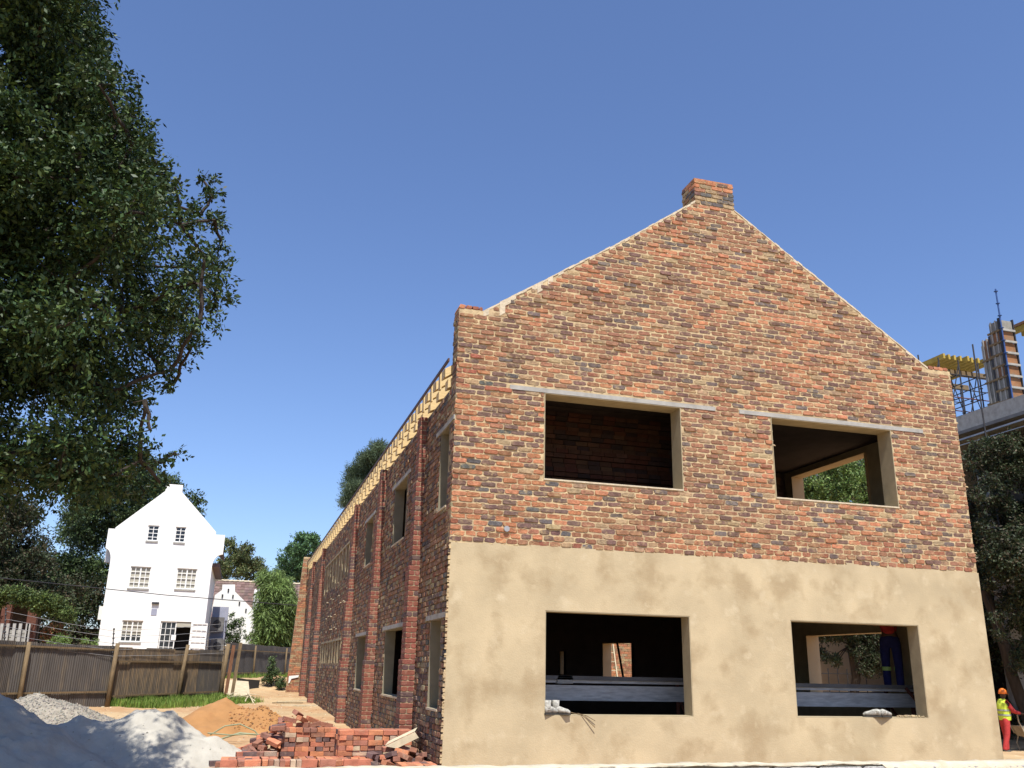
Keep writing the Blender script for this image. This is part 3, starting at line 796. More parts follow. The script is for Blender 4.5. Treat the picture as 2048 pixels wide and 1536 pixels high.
cem, cz_ = heap('crusher_sand_heap', 'big pale grey crusher sand heap with tree shadow over its left half, front left', ((pc.x+peakL.x)/2, 2.6),
     [(pc.x-.12, 3.2, pc.z-.36, 1.6), (pc.x+.16, 3.15, pc.z-.36, 1.6), (pc.x+.42, 3.1, pc.z-.40, 1.35), (pc.x-.95, 3.05, .74, 1.15), (pc.x+1.15, 2.7, .50, .95), (peakL.x, 1.8, peakL.z+.02, 2.5), (peakL.x+1.9,1.0,.30,1.2)], 4.2, M_CEM, 200, .085, .032)
pg = atY(80,1379,13.0)
grv, gf = heap('gravel_heap', 'small grey gravel heap against the corrugated fence on the far left', (pg.x, 13.0), [(pg.x, 13.0, pg.z-.38, 2.1), (pg.x+1.0, 12.4, .32, 1.3)], 2.9, M_GRAVB, 70, .06, .03)
ps = atY(452,1394,10.0)
snd, sf = heap('building_sand_heap', 'orange building sand heap beside the brick piles', (ps.x+.1, 10.0), [(ps.x, 10.0, ps.z-.27, 1.5), (ps.x+.85, 9.5, .62, 1.05), (ps.x-.5, 9.3, .5, 1.3)], 2.6, M_SAND, 110, .05, .02)
# stones of the gravel heap and crumbs on the sand heap (uncountable)
def stones(name, label, n, cx, cy, r, fz, s0, s1, cols, mat, parent, only=lambda x, y: True):
    m = MB()
    for i in range(n):
        a = random.random()*2*pi; d = r*sqrt(random.random()); x, y = cx+d*cos(a), cy+d*sin(a)
        if not only(x, y): continue
        z = fz(x, y); s_ = random.uniform(s0, s1); c = jit(random.choice(cols), .25)
        j = lambda: random.uniform(.6, 1.2)*s_
        m.add([(x+j(),y,z),(x,y+j(),z),(x-j(),y,z),(x,y-j(),z),(x+.3*j(),y,z+j()),(x,y,z-j()*.5)], [(0,1,4),(1,2,4),(2,3,4),(3,0,4),(1,0,5),(2,1,5),(3,2,5),(0,3,5)], c)
    return m.build(name, mat, parent, kind='stuff')
stones('gravel_stones', '', 5200, pg.x+.2, 12.8, 2.2, gf, .012, .035, [(.25,.235,.205),(.17,.16,.145),(.31,.275,.22)], M_GRAV, grv, lambda x, y: gf(x, y) > gz(x, y)+.02)
stones('sand_crumbs', '', 420, ps.x+.85, 9.2, .75, sf, .01, .04, [(.30,.145,.055),(.40,.2,.075),(.2,.10,.05)], M_GRAV, snd, lambda x, y: sf(x, y) > gz(x, y)+.1)
stones('sand_crumbs', '', 260, pc.x, 3.0, 2.2, cz_, .008, .022, [(.40,.38,.33),(.30,.28,.25)], M_GRAV, cem, lambda x, y: cz_(x, y) > gz(x, y)+.1)
gfz = lambda x, y: gz(x, y)+.035*nzv(x, y, .9)+.02*nzv(x, y, 3.1)
o = stones('pebbles', '', 5000, -3, 14, 15, gfz, .008, .03, [(.42,.3,.18),(.3,.2,.12),(.5,.42,.3)], M_GRAV, None, lambda x, y: x < -.1)
o2 = stones('rubble', '', 700, -.5, 9, 9, gfz, .02, .06, [(.42,.2,.12),(.4,.33,.24),(.2,.13,.1)], M_GRAV, None, lambda x, y: -1.3 < x < -.25 and y > 2)
tag(o2, 'brick chips and mortar crumbs along the foot of the long wall', 'rubble')
tag(o, 'loose pebbles and brick chips scattered over the sandy yard', 'pebbles')

# ------------------------------------------------------------------ fences
def sheet_mesh(L, h, mat, amp=.009, pitch=.076, jag=0):
    m = MB(); n = int(L/pitch*6); top = [h+random.uniform(-jag, jag)*0 for _ in range(n+1)]
    vs = []
    for i in range(n+1):
        x = L*i/n; y = amp*sin(2*pi*x/pitch); vs += [(x, y, 0), (x, y, h)]
    m.add(vs, [(2*i, 2*i+2, 2*i+3, 2*i+1) for i in range(n)]); return m.mesh('iron_sheet', mat, smooth=True)
def fence(label, pts, hts, posts, mats, sheetL=.70, rails=(.42,.86), pmat=None, gap=.0):
    """pts: ground points; corrugated sheets between, with posts on the viewer's side"""
    f = thing('iron_fence', label, 'fence', tuple(pts[0]))
    base = Vector(pts[0]); pool_ = [[sheet_mesh(sheetL+.04, 1.0, mm) for _ in range(2)] for mm in mats]
    for (p, q), (h0, h1) in zip(zip(pts, pts[1:]), zip(hts, hts[1:])):
        d = Vector((q.x-p.x, q.y-p.y, 0)); L = d.length; d.normalize(); a = math.atan2(d.y, d.x); nn = max(1, round(L/sheetL))
        for i in range(nn):
            k = i/nn; P = p+(q-p)*k; h = h0+(h1-h0)*k+random.uniform(-.03,.03)
            mi = min(len(mats)-1, int(k*len(mats)*.999)) if len(mats) > 1 else 0
            if random.random() < .15: mi = random.randrange(len(mats))
            o = put('iron_sheet', random.choice(pool_[mi]), f, loc=tuple(P-base+Vector((-d.y,d.x,0))*random.uniform(0,.02)+Vector((0,0,-.02))), rot=(0, random.uniform(-.012,.012), a))
            o.scale = ((L/nn)/sheetL, 1, h)
        nrm = Vector((d.y, -d.x, 0))
        if nrm.dot(Vector(CAMP)-p) < 0: nrm = -nrm
        for rh in rails:
            a0 = p-base+nrm*.03+Vector((0,0,h0*rh)); a1 = q-base+nrm*.03+Vector((0,0,h1*rh))
            m = MB(); m.bar(a0, a1, .04, .05); m.build('rail', M_POST, f)
    for (u, r_, hh, lean) in posts:
        # u = fraction along the whole run
        tot = sum((b-a).length for a, b in zip(pts, pts[1:])); s_ = u*tot
        for a, b in zip(pts, pts[1:]):
            if s_ <= (b-a).length+1e-6: P = a+(b-a)*(s_/(b-a).length); break
            s_ -= (b-a).length
        d = (b-a).normalized(); nrm = Vector((d.y,-d.x,0)); 
        if nrm.dot(Vector(CAMP)-P) < 0: nrm = -nrm
        P = P-base+nrm*(.06+r_)
        m = MB(); m.tube([P+Vector((0,0,-.2)), P+Vector((lean*.4,0,hh*.5)), P+Vector((lean,0,hh))], [r_*1.1, r_, r_*.9], 8); m.build('post', pmat or M_POST, f, smooth=True)
    return f
def fp(u, v): 
    p = atG(u, v); return p
F0 = fp(-140,1432); F1 = fp(5,1421); F2 = fp(213,1413); F3 = fp(435,1400)
def hgt(p, u, v):            # height so that its top reaches pixel row v
    q = atY(u, v, p.y); return q.z-p.z
fence('dark brown corrugated iron fence along the left, behind the gravel heap', [F0, F1, F2], [hgt(F0,-140,1275), hgt(F1,5,1281), hgt(F2,213,1291)],
      [(.02,.07,2.0,0),(.50,.065,1.86,.0),(.985,.07,1.9,.05)], [M_IRON, M_IRON], rails=(.24,.93))
fence('brown corrugated iron fence in front of the white house, grass along its foot', [F2+Vector((.05,.02,0)), F3], [hgt(F2,222,1294), hgt(F3,435,1301)],
      [(.56,.065,1.92,.12),(.985,.08,2.0,.1)], [M_IRONB, M_IRONB, M_IRON], rails=(.17,.76))
F4 = fp(446,1357); F5 = fp(620,1353); hb = hgt(F4,446,1284)
fence('nearly black corrugated iron fence at the back of the yard', [F4, F5], [hb, hb*1.02], [(.26,.05,hb*.96,0),(.62,.05,hb*.96,0)], [M_IROND], rails=(.15,.8))
# side run linking the two fences
fence('short corrugated fence run going back beside the split posts', [F3+Vector((.15,.3,0)), F4+Vector((0,-.1,0))], [hgt(F3,435,1303), hb], [(.1,.05,1.9,0)], [M_IRON], rails=(.2,.8))
t = thing('gate_post', 'pair of split red brown timber posts at the fence corner', 'post', tuple(F3+Vector((.25,-.35,0))))
hp = hgt(F3, 440, 1290)
m = MB(); m.bar((0,0,-.2),(.12,0,hp),.16,.12); m.build('left_plank', M_POSTR, t); m = MB(); m.bar((.22,.05,-.2),(.36,.05,hp+.1),.12,.12); m.build('right_plank', M_POST, t)
# electric fence standards with wires
el = thing('electric_fence', 'electric security fence wires on thin black standards above the iron fence', 'fence', (0,0,0))
stands = []
for (u, v0, v1, P) in ((6,1281,1215,F1), (222,1292,1256,F2), (446,1298,1240,F3)):
    a = atY(u-2, v0+90, P.y-.1); b = atY(u+6, v1, P.y-.1); m = MB(); m.tube([a, b], .018, 6)
    for k in range(7): m.lathe([(.03,0),(.035,.03),(.02,.05)], a+(b-a)*(.52+.075*k), 6)
    m.build('standard', M_DMETAL, el); stands.append((a, b))
m = MB()
for (a, b), (c, d) in zip(stands, stands[1:]):
    for k in range(5): m.tube([a+(b-a)*(.55+.1*k), (a+(b-a)*(.55+.1*k)+c+(d-c)*(.55+.1*k))/2-Vector((0,0,.03)), c+(d-c)*(.55+.1*k)], .006, 4)
m.build('wire', M_METAL, el)
# overhead cable
m = MB(); a = atY(-60,1150,29); b = atY(205,1177,35); c = atY(330,1190,36); d = atY(620,1213,42)
m.tube([a, b, c, d], .022, 5); m.build('overhead_cable', M_DMETAL, label='thin black cable strung across the front of the white house', cat='cable')

# ------------------------------------------------------------------ white house
HY = 40.0
wh = thing('white_house', 'tall narrow white gabled house with curved shoulders behind the iron fence', 'house', (0,0,0))
def hp2(u, v): p = atY(u, v, HY); return (p.x, p.z)
bl = hp2(194,1300); br = hp2(402,1300); wl = hp2(222,1106); wr = hp2(427,1119)
eL = hp2(211,1097); eLt = hp2(217,1058); eLi = hp2(228,1057); aL0 = hp2(331,981); aL = hp2(333,969); aR = hp2(365,969); aR0 = hp2(364,985)
eRi = hp2(437,1067); eRt = hp2(451,1069); eR = hp2(445,1108)
xl = (bl[0]+wl[0])/2; xr = (br[0]+wr[0])/2; zsh = (wl[1]+wr[1])/2-.05; zear = (eL[1]+eR[1])/2; zpar = (eLt[1]+eRt[1])/2; zap = (aL[1]+aR[1])/2; zab = (aL0[1]+aR0[1])/2
exl = (eL[0]+eLt[0])/2; exr = (eR[0]+eRt[0])/2
print('house', xl, xr, zsh, zear, zpar, zap, zab, exl, exr)
def hwin(u0, v0, u1, v1):
    a = hp2(u0, v0); b = hp2(u1, v1); return [a[0], b[0], b[1], a[1]]
wins = {'g1': hwin(245,1240,281,1284), 'm1': hwin(262,1132,297,1177), 'm2': hwin(355,1136,390,1179), 't1': hwin(297,1050,315,1082), 't2': hwin(352,1053,369,1085)}
dr = hwin(322,1242,376,1300); dr[2] = dr[3]-2.5
holes = [tuple(v) for v in wins.values()]+[tuple(dr)]
hb0 = gz(-7,38)-.3
low = cells(xl, xr, hb0, zsh, holes, zb=(zsh,))
body = list(low)
# upper part, from shoulders to the parapet, split in columns
tops = {}
def ht(x):
    if x <= eLi[0]: return zpar
    if x >= eRi[0]: return zpar
    if x < aL0[0]: return zpar+(zab-zpar)*(x-eLi[0])/(aL0[0]-eLi[0])
    if x > aR0[0]: return zpar+(zab-zpar)*(eRi[0]-x)/(eRi[0]-aR0[0])
    return zap
up = cells(xl, xr, zsh, zpar, [h for h in holes if h[3] > zsh], xb=tuple(h for hh in holes for h in hh[:2])+(aL0[0], aR0[0]))
body = cells(xl, xr, hb0, zpar, holes, xb=(aL0[0], aR0[0]), zb=(zsh,))
xbk = sorted({xl, xr, aL0[0], aR0[0], *[h for hh in holes for h in hh[:2]]})
Zs = sorted({zpar})
gp = []
for a, b in zip(xbk, xbk[1:]):
    ta = ht(a+1e-4) if a != aL0[0] else zap; tb = ht(b-1e-4) if b != aR0[0] else zap
    if aL0[0] <= (a+b)/2 <= aR0[0]: ta = tb = zap
    gp.append([(a,zpar),(b,zpar),(b,tb),(a,ta)])
# fix: a hole that crosses zpar splits (top windows) - keep them below
tH = [h for h in holes if h[3] > zpar]
if tH:
    gp = []
    zt_ = max(h[3] for h in tH); body = cells(xl, xr, hb0, zpar, holes, xb=(aL0[0], aR0[0]), zb=(zsh,))
    for a, b in zip(xbk, xbk[1:]):
        mx = (a+b)/2; hh = [h for h in tH if h[0] < mx < h[1]]; z0 = hh[0][3] if hh else zpar
        if aL0[0] <= mx <= aR0[0]: ta = tb = zap
        else: ta, tb = ht(a+1e-4), ht(b-1e-4)
        gp.append([(a,z0),(b,z0),(b,tb),(a,ta)])
body += gp
# ears with their concave undersides
def ear(x_in, x_out, sgn):
    n = 6; P = []
    for i in range(n+1):
        a = pi/2*i/n; P.append((x_in+(x_out-x_in)*(1-cos(a)), zsh-.35+(zear-(zsh-.35))*sin(a)))
    P = P+[(x_out, zpar), (x_in, zpar)]
    return P if sgn > 0 else P[::-1]
body.append(ear(xr, exr, 1)); body.append(ear(xl, exl, -1))
m = MB(); slab2d(m, body, HY, HY+.3, fY); m.build('front_wall', M_WHITE, wh)
# right and left side walls, roof
m = MB(); m.box((xr-.3,HY+.302,hb0),(xr-.01,HY+9,zsh-.1)); m.build('right_side_wall', M_WHITE, wh)
m = MB(); m.box((xl+.01,HY+.302,hb0),(xl+.3,HY+9,zsh-.1)); m.build('left_side_wall', M_WHITE, wh)
m = MB(); xm = (xl+xr)/2; slab2d(m, [[(exl+.1,zpar-.55),(xm,zab-.35),(xm,zab-.15),(exl+.1,zpar-.35)],[(xm,zab-.35),(exr-.1,zpar-.55),(exr-.1,zpar-.35),(xm,zab-.15)]], HY+.31, HY+9, fY); m.build('roof', M_TILE, wh)
m = MB(); m.box((xr,HY+.35,zsh-.35),(exr-.12,HY+8.9,zsh-.15)); m.build('eave_box', M_TILE, wh)
m = MB(); m.box((xl+.31,HY+.9,hb0),(xr-.31,HY+1.0,zpar)); m.build('inner_dark', M_DARK, wh)
def house_window(h, nc, nr, curtain):
    a, b, c, d = h
    f = put('window', None, wh)
    m = MB(); t_ = .035
    m.box((a-.03,HY-.05,c-.09),(b+.03,HY+.06,c-.002)); m.build('sill', M_CONC, f)
    m = MB(); 
    m.box((a,HY+.06,c),(a+.05,HY+.12,d)); m.box((b-.05,HY+.06,c),(b,HY+.12,d)); m.box((a+.05,HY+.06,c),(b-.05,HY+.12,c+.05)); m.box((a+.05,HY+.06,d-.05),(b-.05,HY+.12,d))
    for i in range(1, nc):
        x = a+(b-a)*i/nc; wd = .035 if i*2 == nc and nc > 2 else .018; m.box((x-wd,HY+.055,c+.05),(x+wd,HY+.115,d-.05))
    for i in range(1, nr):
        z = c+(d-c)*i/nr; m.box((a+.05,HY+.065,z-.016),(b-.05,HY+.11,z+.016))
    m.build('frame', M_WFR, f)
    m = MB(); m.box((a+.03,HY+.125,c+.02),(b-.03,HY+.13,d-.02)); m.build('pane', M_GLASS if not curtain else M_GLASS, f)
    if curtain:
        k = .0 if curtain > .99 else (d-c)*(1-curtain)
        m = MB(); n = 16
        for i in range(n): 
            x0 = a+.05+(b-a-.1)*i/n; m.box((x0,HY+.12-.0,c+.05+k),(x0+(b-a-.1)/n*.999,HY+.1225+.0015*(i % 2),d-.05))
        m.build('curtain', M_CURT, f)
house_window(wins['g1'],4,4,.72); house_window(wins['m1'],4,4,1); house_window(wins['m2'],4,4,1); house_window(wins['t1'],2,4,0); house_window(wins['t2'],2,4,0)
# double glazed doors: left closed, doorway open, right leaf folded flat on the wall
a, b, c, d = dr; md_ = a+(b-a)*.52
def door_leaf(x0, x1, y0, z0, z1, back, tilt=0):
    f = put('door', None, wh); m = MB(); m.box((x0,y0,z0),(x0+.05,y0+.05,z1)); m.box((x1-.05,y0,z0),(x1,y0+.05,z1)); m.box((x0+.05,y0,z1-.06),(x1-.05,y0+.05,z1)); m.box((x0+.05,y0,z0),(x1-.05,y0+.05,z0+.2))
    for i in (1, 2): x = x0+(x1-x0)*i/3; m.box((x-.014,y0+.005,z0+.2),(x+.014,y0+.045,z1-.06))
    for i in range(1, 7): z = z0+.2+(z1-z0-.26)*i/7; m.box((x0+.05,y0+.008,z-.014),(x1-.05,y0+.042,z+.014))
    m.build('frame', M_WFR, f); m = MB(); m.box((x0+.04,y0+.05,z0+.1),(x1-.04,y0+.056,z1-.04)); m.build('pane', back, f)
    m = MB(); m.box((x0+.08,y0-.02,z0+1.0),(x0+.16,y0-.001,z0+1.08)); m.build('handle', M_DMETAL, f); return f
door_leaf(a+.02, md_, HY+.06, c, d, M_GLASS); rb = hp2(386,1246)
door_leaf(b+.06, b+.06+(md_-a)*.98, HY-.07, c, d-.05, M_WHITE)
m = MB(); m.box((md_,HY+.05,d-.28),(b,HY+.1,d)); m.build('door_blind', M_CURT, wh)
m = MB(); m.box((a+.62,HY+.04,d-.98),(a+.86,HY+.055,d-.7)); m.build('door_notice', M_WFR, wh)
p0 = hp2(304,1206); p1 = hp2(313,1231)
m = MB(); m.box((p0[0],HY-.12,p0[1]-.06),(p1[0]+.05,HY-.001,p0[1]+.05)); m.build('wall_lamp', M_DMETAL, wh)
m = MB(); m.box((p0[0]+.02,HY-.02,p1[1]),(p1[0],HY-.001,p0[1]-.3)); m.build('wall_plaque', M_GREYC, wh)
for v in (1110,1225):
    q = hp2(216 if v < 1200 else 202, v); m = MB(); m.box((q[0]-.18,HY+.4,q[1]-.35),(xl-.001,HY+.9,q[1]+.35)); m.build('air_unit', M_WFR, wh)
# --- second white building with dutch gable, lean-to and tiled roof
H2 = 52.0
def h2(u, v, Y=H2): p = atY(u, v, Y); return (p.x, p.z)
w2 = thing('small_white_house', 'small white dutch gabled outbuilding between the tall house and the bamboo', 'house', (0,0,0))
P = [h2(425,1300), h2(512,1300), h2(512,1246), h2(520,1233), h2(470,1183), h2(470,1169), h2(445,1169), h2(444,1180), h2(430,1190), h2(425,1213)]
P[0] = (P[0][0], .2); P[1] = (P[1][0], .2)
m = MB(); slab2d(m, [P], H2, H2+.3, fY); m.build('gable', M_WHITE, w2)
for u, v in ((457,1180),(445,1191),(466,1192),(479,1206),(492,1220)):
    q = h2(u, v); m = MB(); m.box((q[0]-.05,H2-.06,q[1]-.12),(q[0]+.05,H2-.001,q[1]+.08)); m.build('wall_anchor', M_DMETAL, w2)
q = h2(453,1230); m = MB(); m.box((q[0]-.1,H2-.08,q[1]-.35),(q[0]+.1,H2-.001,q[1]+.35)); m.build('wall_lantern', M_DMETAL, w2)
q0 = h2(509,1176); q1 = h2(527,1240)
m = MB(); cxx = (q0[0]+q1[0])/2; r0 = (q1[0]-q0[0])/2; m.lathe([(r0,q1[1]-1),(r0,q0[1]-.25),(r0*.9,q0[1]),(.1,q0[1]+.04)], (cxx,H2+1.2,0), 14); m.build('round_chimney', M_WHITE, w2, smooth=True)
# tiled house behind
H3 = 56.0
w3 = thing('tiled_roof_house', 'long brown tiled roof stretching behind the small white outbuilding', 'house', (0,0,0))
a0 = atY(425,1160,H3+3); a1 = atY(640,1172,H3+3); zr = (a0.z+a1.z)/2; dz = 3.4; 
m = MB(); x0, x1 = a0.x-1.5, a1.x+3; m.add([(x0,H3-2.2,zr-dz-.03),(x1,H3-2.2,zr-dz-.03),(x1,H3+3,zr-.03),(x0,H3+3,zr-.03)], [(0,1,2,3)]); m.build('roof_deck', M_TILE, w3)
m = MB(); rows_ = 15
for r_ in range(rows_):
    k0, k1 = r_/rows_, (r_+1)/rows_; x = x0; 
    while x < x1:
        y0_, y1_ = H3-2.2+5.2*k0, H3-2.2+5.2*k1+.03; z0_, z1_ = zr-dz+dz*k0, zr-dz+dz*k1; c = jit((.15,.10,.085), .3)
        m.add([(x,y0_,z0_+.05),(x+.29,y0_,z0_+.03),(x+.29,y1_,z1_+.01),(x,y1_,z1_+.03),(x,y0_,z0_),(x+.29,y0_,z0_)], [(0,1,2,3),(4,5,1,0)], c); x += .3
m.build('roof_tiles', mk('roof_tile_c', None, .85, .3, 5, .2, 20, attr=True), w3, kind='stuff')
m = MB(); x = x0
while x < x1: m.tube([(x,H3+3,zr+.02),(x+.4,H3+3,zr+.05)], .1, 6); x += .38
m.build('ridge_tiles', M_PALEW, w3, kind='stuff')
m = MB(); m.box((x0+.5,H3,0.2),(x1-.5,H3+.3,zr-dz+.9)); m.build('wall', M_WHITE, w3)
# lean-to with air units in the gap
lt = thing('service_yard', 'shaded grey lean-to with air conditioning units between the white buildings', 'lean-to', (0,0,0))
q0 = atY(426,1213,47); q1 = atY(448,1300,47)
m = MB(); m.box((q0.x,47,.2),(q1.x,47.2,q0.z)); m.build('wall', M_GREYC, lt)
for v in (1246,1290):
    q = atY(431,v,46.4); m = MB(); m.box((q.x-.3,46.4,q.z-.45),(q.x+.5,46.9,q.z+.35)); m.build('air_unit', M_CONCD, lt)
    m = MB(); m.lathe([(.22,0),(.24,.02),(.22,.03)], (q.x+.1,46.39,q.z-.05), 14, M=Matrix.Rotation(pi/2,4,'X')); m.build('fan_grille', M_DMETAL, lt)
# --- brick carport at the far left with concrete balusters
bh = thing('brick_porch', 'dark porch with red brick pillars behind the fence on the far left', 'porch', (0,0,0))
BY = 34.0
for u in (-2, 52):
    a = atY(u,1300,BY); b_ = atY(u,1208,BY); m = MB(); m.box((a.x-.2,BY,.2),(a.x+.2,BY+.4,b_.z)); m.build('pillar', mk('shaded_pillar_brick', (.12,.05,.035), .9, .3, 8), bh)  # pillar colour darkened to carry the shade of the porch
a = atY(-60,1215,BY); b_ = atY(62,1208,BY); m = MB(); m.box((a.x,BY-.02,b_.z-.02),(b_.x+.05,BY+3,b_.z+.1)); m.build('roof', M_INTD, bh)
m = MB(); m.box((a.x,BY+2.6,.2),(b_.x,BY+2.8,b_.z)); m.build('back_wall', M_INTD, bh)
bl_ = thing('concrete_balustrade', 'weathered pale concrete post and slab fence before the dark porch', 'fence', (0,0,0))
for u in (2,14,27,39,53,56):
    a = atY(u,1290,30.5); b_ = atY(u+3,1247,30.5); m = MB(); m.bar((a.x,30.5,.5),(b_.x,30.5,b_.z),.12); m.build('post', M_CONC, bl_)
for v in (1262,1270,1278):
    a = atY(-30,v,30.7); b_ = atY(58,v+2,30.7); m = MB(); m.bar(a, b_, .05, .14); m.build('slab', M_CONC, bl_)

# ------------------------------------------------------------------ foliage engine
def leaves_mesh(name, clumps, n_leaf, size, mat, pal, twig=.0, droop=.3, seed=1, wid=.24):
    """clumps: list of (centre, radius); leaves sit on short twigs that radiate from each centre"""
    rg = np.random.default_rng(seed); C = np.array([c for c, _ in clumps]); R_ = np.array([r for _, r in clumps])
    wt = R_**2; wt = wt/wt.sum(); N = n_leaf; per = 14; T = N//per; N = T*per
    ci = rg.choice(len(C), T, p=wt)
    d = rg.normal(size=(T,3)); d[:,2] = d[:,2]*.8+.15; d /= np.linalg.norm(d, axis=1)[:,None]
    st = rg.uniform(.2,.8,T); L = rg.uniform(.3,.62,T)
    ddir = d+rg.normal(size=(T,3))*.45; ddir /= np.linalg.norm(ddir, axis=1)[:,None]
    base = C[ci]+d*(R_[ci]*st)[:,None]; tipL = (R_[ci]*L)
    k = np.tile((np.arange(per)+.5)/per, T); I = np.repeat(np.arange(T), per)
    pos = base[I]+ddir[I]*(tipL[I]*k)[:,None]+rg.normal(size=(N,3))*size*.45
    pos[:,2] -= droop*size*k*2
    ax = ddir[I]*.55+rg.normal(size=(N,3))*.6; ax[:,2] -= droop; ax /= np.linalg.norm(ax, axis=1)[:,None]
    nr = rg.normal(size=(N,3))*.75; nr[:,2] += .9
    sd_ = np.cross(ax, nr); sd_ /= (np.linalg.norm(sd_, axis=1)[:,None]+1e-9); nr = np.cross(sd_, ax)
    s = size*rg.uniform(.65,1.25,N)
    v0 = pos; v2 = pos+ax*s[:,None]; mid = pos+ax*(s*.48)[:,None]+nr*(s*.07)[:,None]
    v1 = mid+sd_*(s*wid)[:,None]-nr*(s*.1)[:,None]; v3 = mid-sd_*(s*wid)[:,None]-nr*(s*.1)[:,None]
    V = np.stack([v0, v1, v2, v3], 1).reshape(-1,3).astype(np.float32)
    me = bpy.data.meshes.new(name); me.vertices.add(len(V)); me.vertices.foreach_set('co', V.ravel())
    me.loops.add(4*N); me.loops.foreach_set('vertex_index', np.arange(4*N, dtype=np.int32))
    me.polygons.add(N); me.polygons.foreach_set('loop_start', np.arange(0, 4*N, 4, dtype=np.int32)); me.polygons.foreach_set('loop_total', np.full(N, 4, dtype=np.int32))
    pal = np.array(pal); cc = pal[rg.integers(0, len(pal), N)]*rg.uniform(.7,1.3,(N,1)); tw = rg.uniform(.75,1.3,T)[I]; cc = cc*tw[:,None]
    col = np.ones((N,4,4), dtype=np.float32); col[:,:,:3] = np.clip(cc,0,1)[:,None,:]
    a = me.color_attributes.new('Col', 'FLOAT_COLOR', 'POINT'); a.data.foreach_set('color', col.ravel())
    me.materials.append(mat); me.update(); me.validate(); return me
def limb(m, p, q, r0, r1, wob=.12, n=5, seg=6):
    p = Vector(p); q = Vector(q); L = (q-p).length; pts = []
    for i in range(seg+1):
        k = i/seg; v = p+(q-p)*k; w_ = wob*L*sin(pi*k)
        pts.append(v+Vector((random.uniform(-1,1), random.uniform(-1,1), random.uniform(-.3,.7)))*w_*.5)
    m.tube(pts, [r0+(r1-r0)*i/seg for i in range(seg+1)], n, cap=False)
def tree(label, base, clumps, n_leaf, size, pal, mat=None, trunk_r=.25, fork=.4, droop=.3, seed=3, name='tree', cat='tree', twigs=1.0, trunk_top=None, wid=.24):
    t = thing(name, label, cat, (0,0,0)); base = Vector(base)
    me = leaves_mesh('crown', clumps, n_leaf, size, mat or M_LEAF2, pal, droop=droop, seed=seed, wid=wid); put('crown', me, t)
    cen = sum((Vector(c) for c, _ in clumps), Vector())/len(clumps)
    ff = Vector(trunk_top) if trunk_top else Vector((base.x*.7+cen.x*.3, base.y*.7+cen.y*.3, base.z+(cen.z-base.z)*fork+.3))
    m = MB(); limb(m, base-Vector((0,0,.4)), ff, trunk_r*1.15, trunk_r*.8, .06, 9)
    m.build('trunk', M_BARK, t, smooth=True)
    m = MB(); nodes = [(ff, trunk_r*.7)]
    order = sorted(clumps, key=lambda c: (Vector(c[0])-ff).length)
    for c, r_ in order:
        c = Vector(c); best = min(nodes, key=lambda n_: (n_[0]-c).length*1.0+(0 if n_[1] > trunk_r*.12 else .6))
        rr = max(trunk_r*.05, min(best[1]*.72, .008+.012*r_+trunk_r*.06)); limb(m, best[0], c, rr*1.25, rr*.75, .10, 5, 4); nodes.append((c, rr*.8))
        for _ in range(int(3*twigs)):
            d = Vector(np.random.default_rng(random.randrange(10**6)).normal(size=3)).normalized(); limb(m, c, c+d*r_*.9, rr*.4, rr*.12, .1, 3, 3)
    m.build('branches', M_BARK, t)
    return t
GR_D = [(.024,.050,.016),(.034,.064,.018),(.022,.042,.016),(.058,.088,.022)]
GR_M = [(.055,.095,.03),(.075,.115,.035),(.045,.08,.03),(.09,.12,.045)]
GR_L = [(.10,.165,.035),(.13,.19,.045),(.085,.14,.04),(.14,.18,.06)]
GR_DK = [(.028,.042,.018),(.035,.05,.02),(.05,.065,.028),(.07,.055,.032)]
# ---- big tree on the left
edge = [(70,20,90),(140,10,60),(150,70,70),(185,130,60),(225,170,48),(215,230,55),(270,235,45),(265,290,55),(235,340,60),(300,330,28),
        (300,395,50),(350,375,26),(335,350,18),(405,360,26),(425,390,26),(400,430,36),(360,450,45),(430,440,28),(440,490,24),(410,510,40),(440,545,26),(430,590,32),(390,560,50),
        (400,640,40),(385,690,36),(350,640,55),(340,740,30),(300,710,50),(345,770,20),(290,800,26),(270,760,40),(300,860,34),(350,905,22),(320,925,26),(280,920,34),(320,965,20),(290,985,30),
        (240,890,34),(230,950,38),(180,900,32),(170,950,34),(190,980,22),(120,940,34),(120,970,20),(80,960,36),(50,900,46),(20,960,46),(90,900,30)]
GAPS = [(150,790,24),(112,840,16),(18,770,16),(130,1030,60),(210,850,22),(260,690,16),(330,520,18),(215,410,14),(225,60,10),(200,700,10),(60,905,10)]
clA = []
rg = np.random.default_rng(5)
for u, v, r_ in edge:
    Yp = rg.uniform(-3.8,-1.0); 
    p = atY(u, v, Yp); clA.append((tuple(p), r_/pxm(p)))
def inside(u, v):   # right boundary of the solid mass
    B = [(0,150),(60,165),(130,195),(230,230),(330,260),(400,320),(470,390),(560,410),(640,370),(720,310),(800,260),(880,250),(980,240)]
    for (v0, b0), (v1, b1) in zip(B, B[1:]):
        if v0 <= v <= v1: return u < b0+(b1-b0)*(v-v0)/(v1-v0)
    return u < 130 if v < 0 else False
n_ = 0
while n_ < 360:
    u, v = rg.uniform(-300, 410), rg.uniform(-200, 975)
    if not inside(u, v): continue
    if any((u-a)**2+(v-b)**2 < (c+20)**2 for a, b, c in GAPS): continue
    Yp = rg.uniform(-4.4, 1.4) if v > 150 else rg.uniform(-4.4,-.2); p = atY(u, v, Yp); r_ = rg.uniform(.34,.60)
    if u < -100: r_ *= 1.3
    clA.append((tuple(p), r_)); n_ += 1
tree('big dark leafy tree filling the left side of the view, overhanging the grey heap', (-9.8,-3.2,.1), clA, 480000, .068, GR_D, M_LEAF, trunk_r=.42, fork=.45, seed=21, twigs=.34, trunk_top=(-8.6,-3.0,4.6))
